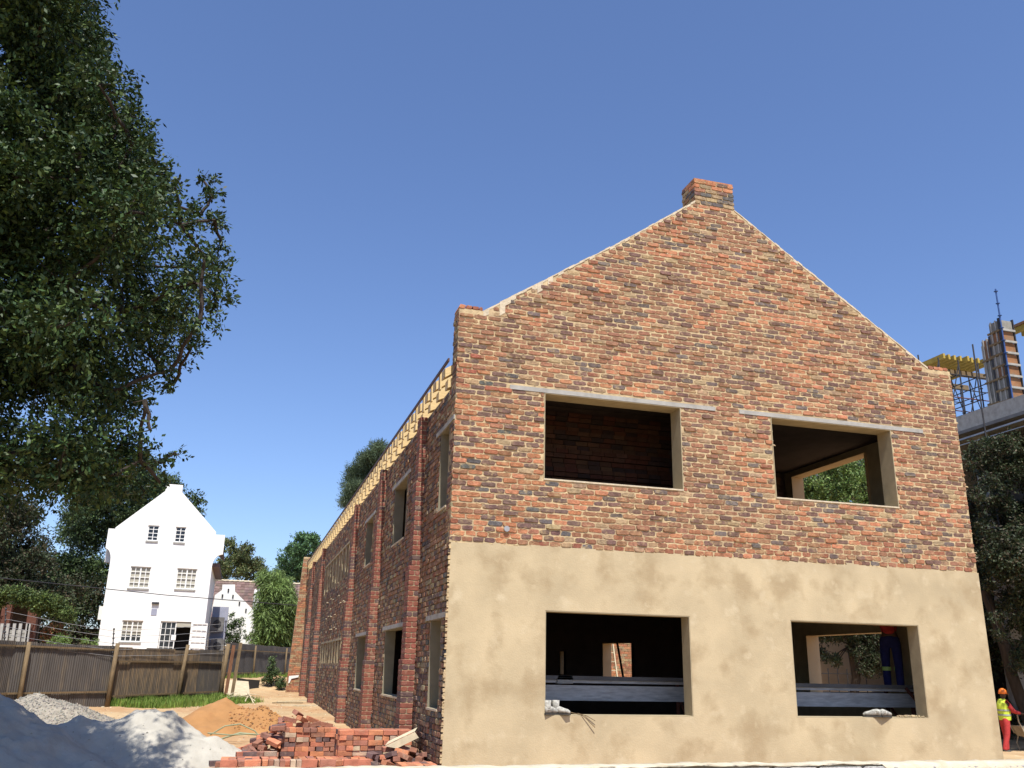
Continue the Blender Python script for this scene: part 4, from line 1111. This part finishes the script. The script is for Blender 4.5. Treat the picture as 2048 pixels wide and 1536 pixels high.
# ---- background trees by outline circles at real depth
def pxclumps(Y, spread, circles, sub=5, seed=1, shrink=.62):
    rg = np.random.default_rng(seed); out = []
    for u, v, r_ in circles:
        for i in range(sub):
            a = rg.uniform(0, 2*pi); d = r_*(1-shrink*.9)*sqrt(rg.uniform(0,1))*1.6; y = Y+rg.uniform(-spread, spread)
            p = atY(u+d*cos(a), v+d*sin(a), y); out.append((tuple(p), r_*shrink/pxm(p)))
    return out
tree('dark green tree at the far left edge above the brick porch', (-20,38,.3), pxclumps(38,3,[(20,1010,60),(0,1080,80),(60,1110,60),(40,1030,40),(80,1130,40),(20,1170,60),(100,1190,40),(140,1180,40),(-40,1100,80),(-20,1190,40),(70,1190,30),(30,1190,20)],6,2), 52000, .17, GR_DK, seed=4, trunk_r=.3)
tree('low hanging dark foliage in front of the brick porch roof', (-17,32,.4), pxclumps(32.5,.8,[(0,1195,22),(30,1192,20),(60,1195,20),(90,1200,20),(75,1215,14),(-20,1190,20),(110,1210,20),(130,1225,18)],6,19), 14000, .13, [(.08,.12,.03),(.05,.08,.025),(.10,.13,.035)], seed=24, trunk_r=.14, name='bush', cat='bush')
tree('tall green tree directly behind the left side of the white house', (-14.5,49,.4), pxclumps(47,3,[(180,990,50),(150,1040,50),(150,1100,50),(230,990,60),(290,980,50),(340,985,40),(200,1060,60),(140,1150,60),(190,1140,50),(180,1210,50),(140,1230,40),(270,1040,60),(380,1000,26),(395,1030,16),(205,950,40),(290,945,35)],6,3), 60000, .19, [(.045,.078,.026),(.06,.095,.03),(.035,.06,.024),(.07,.10,.036)], seed=5, trunk_r=.4)
tree('spreading olive green tree to the right of the white house', (-1.5,68,.8), pxclumps(68,3,[(455,1090,20),(480,1100,22),(500,1115,22),(470,1125,26),(515,1130,16),(455,1130,22),(490,1145,22),(525,1145,12),(440,1150,20)],5,4,.55), 13000, .22, [(.10,.13,.045),(.08,.11,.04),(.13,.13,.05)], seed=6, trunk_r=.3)
tree('bright green tree behind the far end of the brick building', (4.5,66,.8), pxclumps(66,3,[(590,1095,24),(612,1085,20),(630,1090,20),(580,1120,22),(605,1120,26),(595,1145,24),(570,1150,18),(640,1110,22),(545,1160,18),(600,1165,20)],5,5,.55), 17000, .22, [(.07,.14,.05),(.09,.17,.06),(.06,.11,.05)], seed=7, trunk_r=.3)
tree('feathery dark pine above the eaves of the brick building', (8.5,48,.5), pxclumps(46,2.5,[(735,935,26),(755,915,20),(712,950,18),(700,975,16),(740,965,26),(720,985,22),(700,1005,14),(765,950,26),(690,1010,10),(760,905,12)],9,6,.5), 36000, .3, [(.075,.11,.055),(.09,.12,.06),(.06,.09,.045)], seed=8, trunk_r=.3, droop=-.3, wid=.06)
tree('tall feathery bamboo clump beside the far end of the building', (1.0,47.5,.6), pxclumps(47.5,1.2,[(545,1155,20),(560,1170,22),(550,1190,26),(570,1200,22),(535,1205,16),(580,1185,12),(560,1225,28),(530,1240,18),(580,1230,16),(545,1255,26),(565,1265,22),(520,1265,14),(552,1145,8),(542,1148,7),(572,1160,8),(528,1180,8),(530,1222,12),(585,1200,10)],9,7,.5), 52000, .34, [(.14,.21,.06),(.17,.24,.07),(.11,.17,.05)], seed=9, trunk_r=.12, name='bamboo', cat='bamboo', droop=.9, wid=.075)
tree('thin shrub before the small white outbuilding', (-4.0,49,.6), pxclumps(49.5,.4,[(465,1230,8),(462,1250,12),(475,1245,10),(455,1268,12),(478,1268,12),(485,1235,6),(467,1280,14),(495,1275,6)],5,8,.6), 3200, .13, GR_M, seed=10, trunk_r=.05, name='shrub', cat='shrub')
tree('reddish leaved bush behind the iron fence left of the white house', (-15,33,.5), pxclumps(33,.5,[(100,1262,14),(115,1258,12),(92,1272,10),(122,1272,12),(105,1278,12)],6,9,.7), 4500, .09, [(.24,.10,.05),(.20,.09,.045),(.12,.13,.04)], seed=11, trunk_r=.06, name='bush', cat='bush')
tree('low green bush behind the fence below the reddish bush', (-14,32,.5), pxclumps(32,.5,[(120,1282,12),(135,1280,10),(105,1286,10),(170,1283,8),(190,1286,8)],5,10,.7), 2500, .09, GR_L, seed=12, trunk_r=.05, name='bush', cat='bush')
pcw = atG(543,1372)
tree('green climbing weed growing up the black back fence', (pcw.x,pcw.y,pcw.z), pxclumps(pcw.y,.3,[(545,1320,8),(541,1335,10),(548,1345,12),(540,1355,10),(553,1358,8),(530,1358,8)],5,11,.7), 2600, .085, GR_M, seed=13, trunk_r=.03, name='climbing_plant', cat='plant')
pcb = atG(563,1380)
tree('small round green weed on the dirt bank by the end of the long wall', (pcb.x,pcb.y,pcb.z), pxclumps(pcb.y,.2,[(562,1366,7),(570,1368,6),(556,1370,6),(566,1360,5)],5,12,.7), 1500, .07, GR_M, seed=14, trunk_r=.03, name='weed', cat='plant')
# ---- trees on the right
R_c = [(1945,925,16),(1955,985,18),(1962,1045,18),(1968,1105,18),(1975,1165,18),(1990,1225,18),(2005,1275,18),(2025,1315,20),(2045,1290,26),(2060,1340,26),(1960,905,26),(2000,900,30),(2040,890,30),(1975,950,34),(2025,950,40),(1990,1010,36),(2040,1020,40),(1985,1070,30),(2025,1090,40),(2000,1140,34),(2045,1150,40),(2010,1200,30),(2045,1230,30),(2080,950,50),(2090,1080,60),(2120,1180,60),(2100,860,40),(1990,1240,18)]
tb = atY(2075,1440,11)
R_shade = [((x, y, z), .9) for x, y, z in [(19.5,7.6,5.2),(20.8,7.4,5.6),(22.2,7.8,5.4),(20.2,8.6,4.6),(21.6,8.6,4.9),(23,8.8,5),(22.4,9.6,4.2),(20.6,8.0,6.6),(22,8.2,6.8),(24,9,6.2),(19.9,9.4,5.6)]]  # extra crown clumps added to shade the trunk and the growth behind
tree('large shaded dark tree behind the right corner of the building', (tb.x,11,-.3), pxclumps(11,1.6,R_c,6,15,.6)+R_shade, 100000, .11, GR_DK, M_LEAF2, seed=15, trunk_r=.18, trunk_top=tuple(atY(1968,1180,11)), twigs=1)
T2 = [(1640,950,40),(1690,960,45),(1740,980,50),(1660,1000,40),(1720,1020,40),(1610,1000,40),(1770,1000,40),(1700,930,30)]
tree('green tree seen through the upper right window hole', (20.2,13.6,-.2), pxclumps(13,1.2,T2,6,16,.6), 22000, .12, GR_L, seed=16, trunk_r=.2)
T3 = [(1650,1265,26),(1640,1300,10),(1655,1312,12),(1672,1318,14),(1690,1270,30),(1730,1270,34),(1760,1285,30),(1745,1310,26),(1715,1300,22),(1770,1330,24),(1735,1330,20)]
q = atY(1715,1375,15)
tree('dark trunked garden tree seen through the lower right window hole', (q.x,15,-.2), pxclumps(15,.5,T3,7,17,.7), 22000, .09, GR_DK, seed=17, trunk_r=.17, trunk_top=tuple(atY(1700,1290,15)))
# hedge / undergrowth behind the worker: one leafy mass, leaves painted very dark for the shade
hd = [];
rg = np.random.default_rng(8)
for i in range(210):
    p = Vector((rg.uniform(19.6,34), rg.uniform(13.4,16), rg.uniform(-.2,8.2))); hd.append((tuple(p), .7))
me = leaves_mesh('undergrowth', hd, 80000, .17, M_LEAF2, GR_DK, seed=18)
put('undergrowth', me, None, label='dark tangled undergrowth behind the worker at the right edge', cat='undergrowth', kind='stuff')
m = MB(); m.box((21.4,16.5,-.5),(45,16.7,9.0)); m.build('shade_screen', M_INTD, None, label='boundary wall behind the undergrowth on the right, painted dark as shade', cat='wall')  # dark colour stands for the shade behind the undergrowth
tw = thing('tan_house', 'sunlit tan plastered house wall seen through the lower right window hole', 'house', (0,0,0))
m = MB(); m.box((20.0,24.0,1.15),(27.5,24.3,4.4)); m.build('wall', M_TAN, tw); m = MB(); m.box((19.9,23.95,-.4),(27.6,24.25,1.14)); m.build('plinth', M_CONCD, tw)
gf_ = thing('garden_fence', 'thin metal garden fence before the tan house wall', 'fence', (0,0,0))
for i in range(9):
    m = MB(); x = 18.6+i*.45; m.bar((x,20,.0),(x,20,2.1),.03); m.build('picket', M_DMETAL, gf_)
for z in (.6,1.9): m = MB(); m.bar((18.5,20,z),(22.4,20,z),.03); m.build('rail', M_DMETAL, gf_)

rg = np.random.default_rng(9); hd = [((rg.uniform(-44,-9.8), rg.uniform(43.5,46), rg.uniform(.2,6.0)), .9) for _ in range(230)]
put('hedge', leaves_mesh('hedge', hd, 52000, .2, M_LEAF2, GR_DK, seed=28), None, label='dark hedge mass behind the fences left of the white house', cat='hedge', kind='stuff')
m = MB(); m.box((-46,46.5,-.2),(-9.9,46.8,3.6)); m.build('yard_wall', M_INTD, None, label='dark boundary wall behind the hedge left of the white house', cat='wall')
# ------------------------------------------------------------------ grass along the fence
def grass(name, label, strips, n, h0, h1, pal):
    rg = np.random.default_rng(3); m = MB()
    for i in range(n):
        a, b, wd = strips[rg.integers(0, len(strips))]; k = rg.random(); p = a+(b-a)*k; off = rg.uniform(0, wd)*rg.random()**.5
        d = (b-a).normalized(); nr = Vector((d.y,-d.x,0)); nr = nr if nr.dot(Vector(CAMP)-p) > 0 else -nr
        p = p+nr*(.03+off); z = gz(p.x, p.y); h = rg.uniform(h0, h1)*(.6+.6*noise.noise(Vector((p.x*1.3, p.y*1.3, 0)))+.2); an = rg.uniform(0, 2*pi); lx, ly = cos(an), sin(an); w_ = rg.uniform(.006,.014)
        c = tuple(np.array(pal[rg.integers(0, len(pal))])*rg.uniform(.7,1.3)); ln = rg.uniform(0,.5)*h
        m.add([(p.x-ly*w_,p.y+lx*w_,z),(p.x+ly*w_,p.y-lx*w_,z),(p.x+lx*ln*.4+ly*w_*.7,p.y+ly*ln*.4-lx*w_*.7,z+h*.6),(p.x+lx*ln*.4-ly*w_*.7,p.y+ly*ln*.4+lx*w_*.7,z+h*.6),(p.x+lx*ln,p.y+ly*ln,z+h)], [(0,1,2,3),(3,2,4)], c)
    return m.build(name, M_GRASS, kind='stuff', label=label, cat='grass')
GP = [(.13,.22,.03),(.17,.26,.045),(.22,.27,.06),(.10,.17,.03)]
grass('grass', 'bright green grass strip growing along the foot of the brown fence', [(F2, F3, 2.2)], 17000, .07, .33, GP)
grass('grass', 'sparse grass tufts along the black back fence', [(F4, F5, .7)], 2500, .1, .35, GP)

# ------------------------------------------------------------------ brick piles
BLW, BLL, BLH = .104, .218, .070
def loose_mesh(col):
    m = MB(); k = .004; x, y, z = BLL/2, BLW/2, BLH
    j = lambda: random.uniform(-.003,.003)
    V = []
    for sx in (-1, 1):
        for sy in (-1, 1):
            for zz in (0, z):
                V.append((sx*x+j(), sy*y+j(), zz+j()))
    me = bpy.data.meshes.new('loose_brick'); bm = bmesh.new(); vs = [bm.verts.new(v) for v in V]
    for f in ((0,1,3,2),(4,6,7,5),(0,4,5,1),(2,3,7,6),(0,2,6,4),(1,5,7,3)): bm.faces.new([vs[i] for i in f])
    bmesh.ops.bevel(bm, geom=list(bm.edges), offset=.004, segments=1, affect='EDGES'); bmesh.ops.recalc_face_normals(bm, faces=bm.faces)
    bm.to_mesh(me); bm.free(); a = me.color_attributes.new('Col', 'FLOAT_COLOR', 'POINT')
    a.data.foreach_set('color', np.tile(np.array([*col,1], dtype=np.float32), len(me.vertices))); me.materials.append(M_BRICKC); return me
BC = {'orange': (.47,.185,.10), 'red brown': (.29,.13,.09), 'dark purple': (.125,.078,.074), 'cream stained': (.42,.31,.21)}
LB = {k: [loose_mesh(jit(c,.15)) for _ in range(4)] for k, c in BC.items()}
NB = [0]; back_mb = MB()
def brick(p, rz, colour, where, group, rx=0, ry=0, hidden=False):
    if hidden:
        M = Matrix.Translation(p) @ Matrix.Rotation(rz, 4, 'Z') @ Matrix.Rotation(ry, 4, 'Y') @ Matrix.Rotation(rx, 4, 'X')
        back_mb.box((-BLL/2,-BLW/2,0),(BLL/2,BLW/2,BLH), jit(BC[colour],.15), M); return
    NB[0] += 1
    return put('loose_brick', random.choice(LB[colour]), None, loc=tuple(p), rot=(rx, ry, rz), label=f'{colour} brick {where}', cat='brick', group=group)
def pick(wts): return random.choices(list(BC), wts)[0]
ORD = ['bottom','second','third','fourth','fifth','sixth','seventh','eighth','ninth','tenth']
def stack(x0, y0, nx, ny, nz, rz, where, group, layers, side=True, vis_from=0):
    """courses of stretchers and headers alternating; only the faces one can see are single bricks"""
    M = Matrix.Translation((x0, y0, 0)) @ Matrix.Rotation(rz, 4, 'Z'); zb = gz(x0, y0)
    for k in range(nz):
        lay = 'top' if k == nz-1 else ORD[k]
        dims = (BLL+.008, BLW+.006, 0) if k % 2 == 0 else (BLW+.006, BLL+.008, pi/2)
        cx, cy = (nx, ny*2) if k % 2 == 0 else (int(nx*2.04), ny)
        for i in range(cx):
            for j in range(cy):
                seen = (j == 0 or (side and i == 0) or (k == nz-1 and j < 2)) and k >= vis_from
                v = M @ Vector(((i+.5)*dims[0]+random.uniform(-.010,.010), (j+.5)*dims[1]+random.uniform(-.014,.014), 0)); v.z = zb+k*(BLH+.002)+.001
                end = 'left end of the ' if i < cx/3 else ('right end of the ' if i >= cx*2/3 else 'middle of the ')
                brick(v, rz+dims[2]+random.uniform(-.06,.06), pick(layers[k]), f'in the {end}{lay} course of the {where}', group, hidden=not seen)
def tumble(x0, x1, y0, y1, n, hfun, wts, where, group, hid=0):
    placed = []
    for i in range(n):
        for _ in range(40):
            x = random.uniform(x0, x1); y = random.uniform(y0, y1); H = hfun(x, y)
            if H < 0: continue
            z = gz(x, y)+H*random.choice([.0,.35,.7,1.0])
            if all((x-a)**2+(y-b)**2+((z-c)*1.6)**2 > .12**2 for a, b, c in placed): break
        else: continue
        placed.append((x, y, z)); rel = z-gz(x, y); lv = 'low in' if rel < .15 else ('half way up' if rel < .36 else 'near the top of')
        brick((x, y, z), random.uniform(0, pi), pick(wts), f'tumbled {lv} the {where}', group, random.uniform(-.35,.35), random.uniform(-.35,.35), hidden=(H > .2 and rel < .1) or i < hid)
# left heap: ordered courses at right, tumbled bricks climbing on the left and on top
axr = atY(652,1497,2.6).x; xa = atY(562,1480,3.0).x; xl_ = atY(498,1500,2.8).x
WD = [.10,.28,.58,.04]; WM = [.3,.5,.16,.04]; WO = [.62,.28,.05,.05]
stack(xa, 2.75, 4, 2, 8, .03, 'left heap', 'stacked bricks of the left heap', [WD,WD,WD,WM,WM,WM,WO,WO], side=False, vis_from=2)
random.seed(31)
tumble(xl_-.25, xa+.02, 2.35, 3.3, 64, lambda x, y: max(0, min(.62, (x-xl_+.3)*.78)), [.18,.47,.25,.10], 'sloping side of the left heap', 'tumbled bricks of the left heap')
zt8 = gz(xa,2.8)+8*(BLH+.002)
for (dx, dy, dz, rz, rx, ry, c, wh_) in ((.05,.2,.0,.5,0,.05,'orange','lying across the left end'),(.10,.25,.075,.2,0,.25,'red brown','tilted on the left end'),(.34,.22,.0,-.5,.05,-.05,'red brown','lying skewed near the middle'),
      (.30,.18,.085,.9,.25,.3,'orange','steeply tilted at the peak'),(.22,.30,.17,1.0,.5,.3,'red brown','crowning the peak'),(.52,.2,.0,-.4,.1,-.25,'red brown','leaning right of the peak'),(.48,.28,.07,.3,.2,.35,'orange','half fallen right of the peak'),
      (.70,.22,.0,.1,.0,.2,'red brown','low on the right end'),(-.10,.2,-.07,.2,.2,.1,'dark purple','slipping off the left end')):
    brick((xa+dx, 2.78+dy, zt8+dz), rz, c, wh_+' on top of the left heap', 'loose bricks on top of the left heap', rx, ry)
# right stack before the pilaster
xb_ = atY(674,1490,1.5).x
LY = [[.45,.25,.25,.05]]*4+[[.5,.25,.1,.15]]*3+[[.6,.2,.05,.15],[.65,.3,.03,.02]]
stack(xb_, 1.35, 5, 2, 9, .02, 'right stack', 'bricks of the right stack', LY, side=True, vis_from=1)
def spill(x, y): return max(0, min(.42, .46-(1.3-y)*.45)*(1-.35*abs(x-(xb_+.95))/.6))
tumble(xb_+.40, xb_+1.50, .45, 1.22, 74, spill, [.10,.34,.54,.02], 'spill before the right stack', 'tumbled bricks before the right stack')
# front rows: bricks on edge with flat orange ones behind
random.seed(12)
x = atY(442,1512,.9).x; xe = atY(745,1512,.7).x; yrow = .72; zr = .415; q = 0
while x < xe:
    n = random.choice([2,3,3,4]); colr = random.choice(['orange','orange','red brown','dark purple','cream stained','orange']); q += 1
    w_ = n*.078
    for k in range(3):
        for i in range(max(1, round(w_/.112))): brick((x+.055+i*.112, yrow, .2+k*.072), pi/2, 'red brown', '', '', hidden=True)
    onedge = random.random() < .38
    if onedge:
        for i in range(max(1, round(w_/.225))): brick((x+.11+i*.226, yrow+.02, zr+.054), random.uniform(-.04,.04), random.choice(['orange','orange','red brown']), 'laid lengthwise on edge in the front row', 'bricks laid lengthwise in the front row', rx=pi/2)
    for i in range(0 if onedge else n):
        brick((x+(i+.5)*.078+.035, yrow+random.uniform(-.012,.012), zr+.052), pi/2+random.uniform(-.03,.03), colr if random.random() < .7 else pick([.6,.2,.15,.05]), 'standing on edge in the front row', 'bricks on edge in the front row', rx=pi/2)
    zz = zr+.112
    for j in (1,2,3):
        for k in range(4):
            for i in range(max(1, round(w_/.112))):
                brick((x+.055+i*.112+random.uniform(-.006,.006), yrow+j*.228+random.uniform(-.02,.02), .2+k*.073+random.uniform(0,.004)), pi/2+random.uniform(-.08,.08), pick([.78,.16,.03,.03]), f'lying flat in the {["first","second","third"][j-1]} rank behind the front row', 'bricks lying flat behind the front row', hidden=(k < 3 or j == 3))
    x += w_+random.choice([.01,.02,.07])
for i in range(9):
    x = atY(436+i*13,1503,1.6).x; brick((x, 1.75+random.uniform(-.1,.1), gz(x,1.7)+(.12 if i < 4 else .25)), random.uniform(-.3,.3), ['dark purple','red brown','red brown','cream stained','orange'][i % 5], 'lying between the front row and the left heap', 'bricks between the front row and the left heap')
    brick((x, 1.75, gz(x,1.7)+(.04 if i < 4 else .17)), 0, 'red brown', '', '', hidden=True)
stack(atY(800,1510,.3).x, .15, 3, 2, 4, .02, 'corner pile', 'bricks of the low pile at the corner', [[.3,.4,.25,.05]]*3+[[.6,.3,.05,.05]], side=True, vis_from=1)
back_mb.build('brick_pile_filling', M_BRICKC, None, kind='stuff', label='bricks buried inside and behind the brick piles', cat='bricks')
print('loose bricks', NB[0])
# pale bent panel on the stack
pp = atY(808,1478,1.05)
m = MB(); m.add([(-.28,0,-.09),(.16,0,.11),(.21,.08,.16),(-.22,.10,-.04),(-.28,.004,-.10),(.16,.004,.10),(.22,-.012,.02),(-.10,-.01,-.13)], [(0,1,2,3),(4,7,6,5)])
m.build('bent_panel', M_PALEW, None, loc=tuple(pp), label='bent cream metal sheet leaning on the right brick stack', cat='sheet')
# ------------------------------------------------------------------ small yard things
def flat_board(u, v, L, wd, rz, label, mat=M_PALEW, th=.03, tilt=0):
    p = atG(u, v); m = MB(); m.box((-L/2,-wd/2,0),(L/2,wd/2,th)); return m.build('board', mat, None, loc=(p.x, p.y, gfz(p.x, p.y)+.025), rot=(0,tilt,rz), label=label, cat='board')
flat_board(590,1404,1.5,.10,.5,'long thin pale board lying beside the long wall, upper of two', tilt=-.03)
flat_board(600,1411,1.3,.2,.1,'short cream board lying beside the long wall, lower of two')
flat_board(575,1408,1.1,.04,.25,'dark thin lath lying beside the pale boards', M_POST)
p0 = atG(446,1396); p1 = atG(483,1396)
cs = thing('concrete_step', 'pale broken concrete slab ramp beside the split gate posts', 'slab', tuple(p0))
m = MB(); zt = atY(450,1362,p0.y+5).z-p0.z; m.add([(0,0,-.1),(1.05,0,-.1),(1.0,5,-.1),(.1,5,-.1),(0,0,.12),(1.0,.05,.10),(.95,5,zt),(.12,5,zt+.05)], [(0,1,5,4),(1,2,6,5),(2,3,7,6),(3,0,4,7),(4,5,6,7)]); m.build('slab', mk('pale_slab', (.50,.42,.29), .95, .2, 5, .4, 30), cs)
pit = atG(494,1378)
hl = MB(); hl.add([(-.45,-.02,-.25),(.5,-.02,-.2),(.55,0,.42),(.3,0,.34),(-.1,0,.44),(-.5,0,.5)], [(0,1,2,3,4,5)]); hl.add([(-.5,.5,-.3),(.5,.5,-.3),(.5,.5,.4),(-.5,.5,.45)], [(0,1,2,3)])
hl.build('hole_shade', M_DARK, None, loc=tuple(pit+Vector((0,-.1,0))), label='flat dark panels for the shade in the dug hole beside the concrete slab', cat='hole')  # flat dark sheets painted as the shade inside the hole
br_ = thing('brushwood', 'bleached broken branches lying on the sand heap edge', 'branches', tuple(atG(480,1405)))
for i in range(14):
    m = MB(); a = random.uniform(0, pi); L = random.uniform(.3,.9); c = Vector((random.uniform(-.4,.4), random.uniform(-.3,.3), random.uniform(.03,.25)))
    d = Vector((cos(a)*L/2, sin(a)*L/2, random.uniform(-.1,.2))); m.tube([c-d, c+Vector((0,0,.05)), c+d], [.022,.018,.008], 5); m.build('stick', M_PALEW, br_)
# hoses between heaps
for i, (pts, lb) in enumerate(([[(420,1470),(450,1452),(480,1448),(510,1462),(520,1475)],'thin grey green hose looping over the sand heap, upper one'], [[(430,1496),(450,1475),(480,1466),(520,1470),(545,1480)],'grey green hose curving from the grey heap, lower one'], [[(415,1466),(460,1470),(500,1468),(540,1470)],'thin straight hose lying across the foot of the sand heap'])):
    m = MB(); P = [atY(u, v, 6.9-.2*i) for u, v in pts]; P = [Vector((p.x, p.y, max(p.z, gz(p.x, p.y)+.03))) for p in P]
    Q = []
    for a, b in zip(P, P[1:]): Q += [a+(b-a)*k for k in (0,.34,.67)]
    m.tube(Q+[P[-1]], .014+.006*(i == 1), 6); m.build('hose', M_HOSE, None, smooth=True, label=lb, cat='hose')
# white plastic strip on end buttress
p = atX(585,1350,-.62)
m = MB(); m.add([(0,0,0),(.45,0,.05),(.42,0,-.05),(.12,0,-.12),(.05,0,-.3),(0,0,-.32)], [(0,1,2,3,4,5)]); m.add([(0,.01,0),(.45,.01,.05),(.42,.01,-.05),(.12,.01,-.12),(.05,.01,-.3),(0,.01,-.32)], [(5,4,3,2,1,0)])
m.build('paper_scrap', M_WFR, None, loc=(-.5,31.26,1.3), label='white torn scrap stuck on the far end buttress', cat='scrap')

# ------------------------------------------------------------------ concrete frame under construction, right background
cb = thing('concrete_frame_building', 'grey concrete frame building under construction rising behind the right corner', 'building', (0,0,0))
XS = 22.0; zt, zb = 11.12, 10.52
m = MB(); m.box((XS,4,zb),(XS+16,26,zt)); m.build('upper_slab', M_CONC, cb)
m = MB(); m.box((XS-.06,4,zb-.10),(XS+.4,26,zb+.02)); m.build('slab_edge_beam', M_CONCD, cb)
for y in (7.5,13,19,25):
    m = MB(); m.box((XS+1.0,y,-.5),(XS+1.5,y+.5,zb)); m.build('column', M_CONC, cb)
m = MB(); m.box((XS+3,4,6.4),(XS+16,26,6.9)); m.build('lower_slab', M_CONCD, cb)
m = MB(); m.box((XS+5,4,-.5),(XS+5.2,26,zb)); m.build('infill_wall', M_CONCD, cb)
a = atX(1915,872,XS-.3); b = atX(2048,838,XS-.3)
m = MB(); m.bar(a+Vector((0,2,-.2)), b-Vector((0,1,0)), .06); m.build('guard_rail', M_METAL, cb)
# beams formwork (yellow timber) as parts of a formwork deck
fd = thing('formwork_deck', 'yellow timber formwork beams jutting out on a propped deck above the slab', 'formwork', (0,0,0))
ntip = 9
for i in range(ntip):
    k = i/(ntip-1); u = 1893+k*92; v = 703+k*13
    tip = atY(u, v, 16.0); m = MB(); m.box((tip.x-.10,16.0+random.uniform(0,.15),14.80),(tip.x,23.5,15.02)); m.build('timber_beam', M_YTIMB, fd)
for y in (17.2,18.8,20.4,22.2):
    m = MB(); m.box((22.6,y,14.56),(28.4,y+.14,14.79)); m.build('bearer', M_POST, fd)
m = MB(); m.box((22.9,18.6,15.025),(27.5,23.5,15.06)); m.build('plywood', M_PLY, fd)
# scaffold tower
sc = thing('scaffold_tower', 'dark tube scaffold props under the yellow formwork deck', 'scaffold', (0,0,0))
XG = [22.9,23.9,24.9,25.9,26.9,27.9]; YG = [15.6,17.2,18.8,20.4]
for x in XG:
    for y in YG:
        m = MB(); m.tube([(x,y,zt),(x,y,14.56)], .03, 6); m.lathe([(.07,0),(.07,.03)], (x,y,12.3), 6); m.lathe([(.07,0),(.07,.03)], (x,y,13.4), 6); m.build('standard', M_DMETAL, sc)
for z in (11.9,12.9,13.9):
    for y in YG: m = MB(); m.tube([(XG[0],y,z),(XG[-1],y,z)], .024, 5); m.build('ledger', M_RMETAL if 12.5 < z < 13 else M_DMETAL, sc)
    for x in XG: m = MB(); m.tube([(x,YG[0],z+.05),(x,YG[-1],z+.05)], .024, 5); m.build('ledger', M_DMETAL, sc)
for x0_, x1_ in zip(XG, XG[1:]):
    m = MB(); m.tube([(x0_,15.6,zt+.2),(x1_,15.6,14.4)], .022, 5); m.build('diagonal_brace', M_DMETAL, sc)
    m = MB(); m.tube([(x1_,17.2,zt+.2),(x0_,17.2,14.4)], .022, 5); m.build('diagonal_brace', M_DMETAL, sc)
# column formwork tower
def column_form(u0, v0, u1, v1, Y, label, wdt, pane=.45, mat=M_PLY):
    a = atY(u0, v0, Y); b = atY(u1, v1, Y); zt_ = a.z; zb_ = max(zt, min(b.z, zt+.1)) if True else b.z
    t = thing('column_formwork', label, 'formwork', (b.x, Y, zb_))
    H = zt_-zb_; n = max(3, int(H/pane))
    for i in range(n):
        z0_ = H*i/n; m = MB(); m.box((0,0,z0_+.05),(wdt,.05,z0_+H/n-.03)); m.build('panel', mat if i < n-1 else M_GPLY, t)
        m = MB(); m.box((-.05,-.08,z0_-.02),(wdt+.05,-.002,z0_+.06)); m.build('waler', M_CONC, t)
    m = MB(); m.box((.02,.06,0),(wdt-.02,wdt,H-.02)); m.build('core', M_GPLY, t)
    for i in range(n):
        z0_ = H*i/n; m = MB(); m.box((-.012,.10,z0_+.06),(.018,wdt-.06,z0_+H/n-.04)); m.build('panel', M_GPLY if i % 3 else M_PLY, t)
        m = MB(); m.box((-.075,.0,z0_-.02),(-.014,wdt+.05,z0_+.05)); m.build('waler', M_POST, t)
    for q_ in (.3,.7): m = MB(); m.box((-.055,wdt*q_,0),(-.013,wdt*q_+.05,H)); m.build('batten', M_CONC, t)
    for x in (-.06, wdt+.02):
        m = MB(); m.box((x,-.04,0),(x+.05,.06,H+.04)); m.build('upright', M_DMETAL, t)
    return t
column_form(2010,640,2024,800,12.0,'tall ply column formwork with grey walers on the slab edge',.55,.42)
column_form(1990,676,2000,800,13.6,'grey boarded formwork panel beside the tall column form',.5,.8,M_GPLY)
column_form(1983,690,1992,800,14.6,'dark board formwork leftmost on the slab',.35,1.0,M_RMETAL)
pb_ = thing('ply_deck', 'brown ply deck on yellow beams at the top right border', 'formwork', (0,0,0))
a = atX(2050,645,24.8); m = MB(); m.box((24.8,5,a.z+.0),(30,12.6,a.z+.1)); m.build('plywood', M_PLY, pb_)
for i in range(8): m = MB(); m.box((24.85+i*.5,5,a.z-.22),(25.0+i*.5,12.7,a.z-.01)); m.build('timber_beam', M_YTIMB, pb_)
a = atY(2015,705,11.9); b = atY(1991,578,11.9)
pr_ = thing('prop_pole', 'tall thin blue scaffold standard with rosettes rising above the formwork', 'pole', (0,0,0))
d = b-a; b2 = Vector((a.x+.0, 11.9, b.z)); bx_ = (a+b)/2
m = MB(); m.tube([(b.x,11.9,zt),(b.x,11.9,b.z)], .03, 6); m.build('tube', M_BLUE, pr_)
for k in range(7): m = MB(); m.lathe([(.03,0),(.075,.01),(.075,.03),(.03,.04)], (b.x,11.9,b.z-.12-k*.5), 8); m.build('rosette', M_BLUE, pr_)
# second scaffold line on the facade near the right border
s2 = thing('facade_scaffold', 'rusty tube scaffold standing against the concrete frame at the right border', 'scaffold', (0,0,0))
for y in (11.4,14.0):
    m = MB(); m.tube([(21.6,y,6.0),(21.6,y,13.4)], .028, 6); m.build('standard', M_DMETAL, s2)
for z in (9.9,): m = MB(); m.tube([(21.6,6,z),(21.6,15,z)], .024, 5); m.build('ledger', M_METAL, s2)
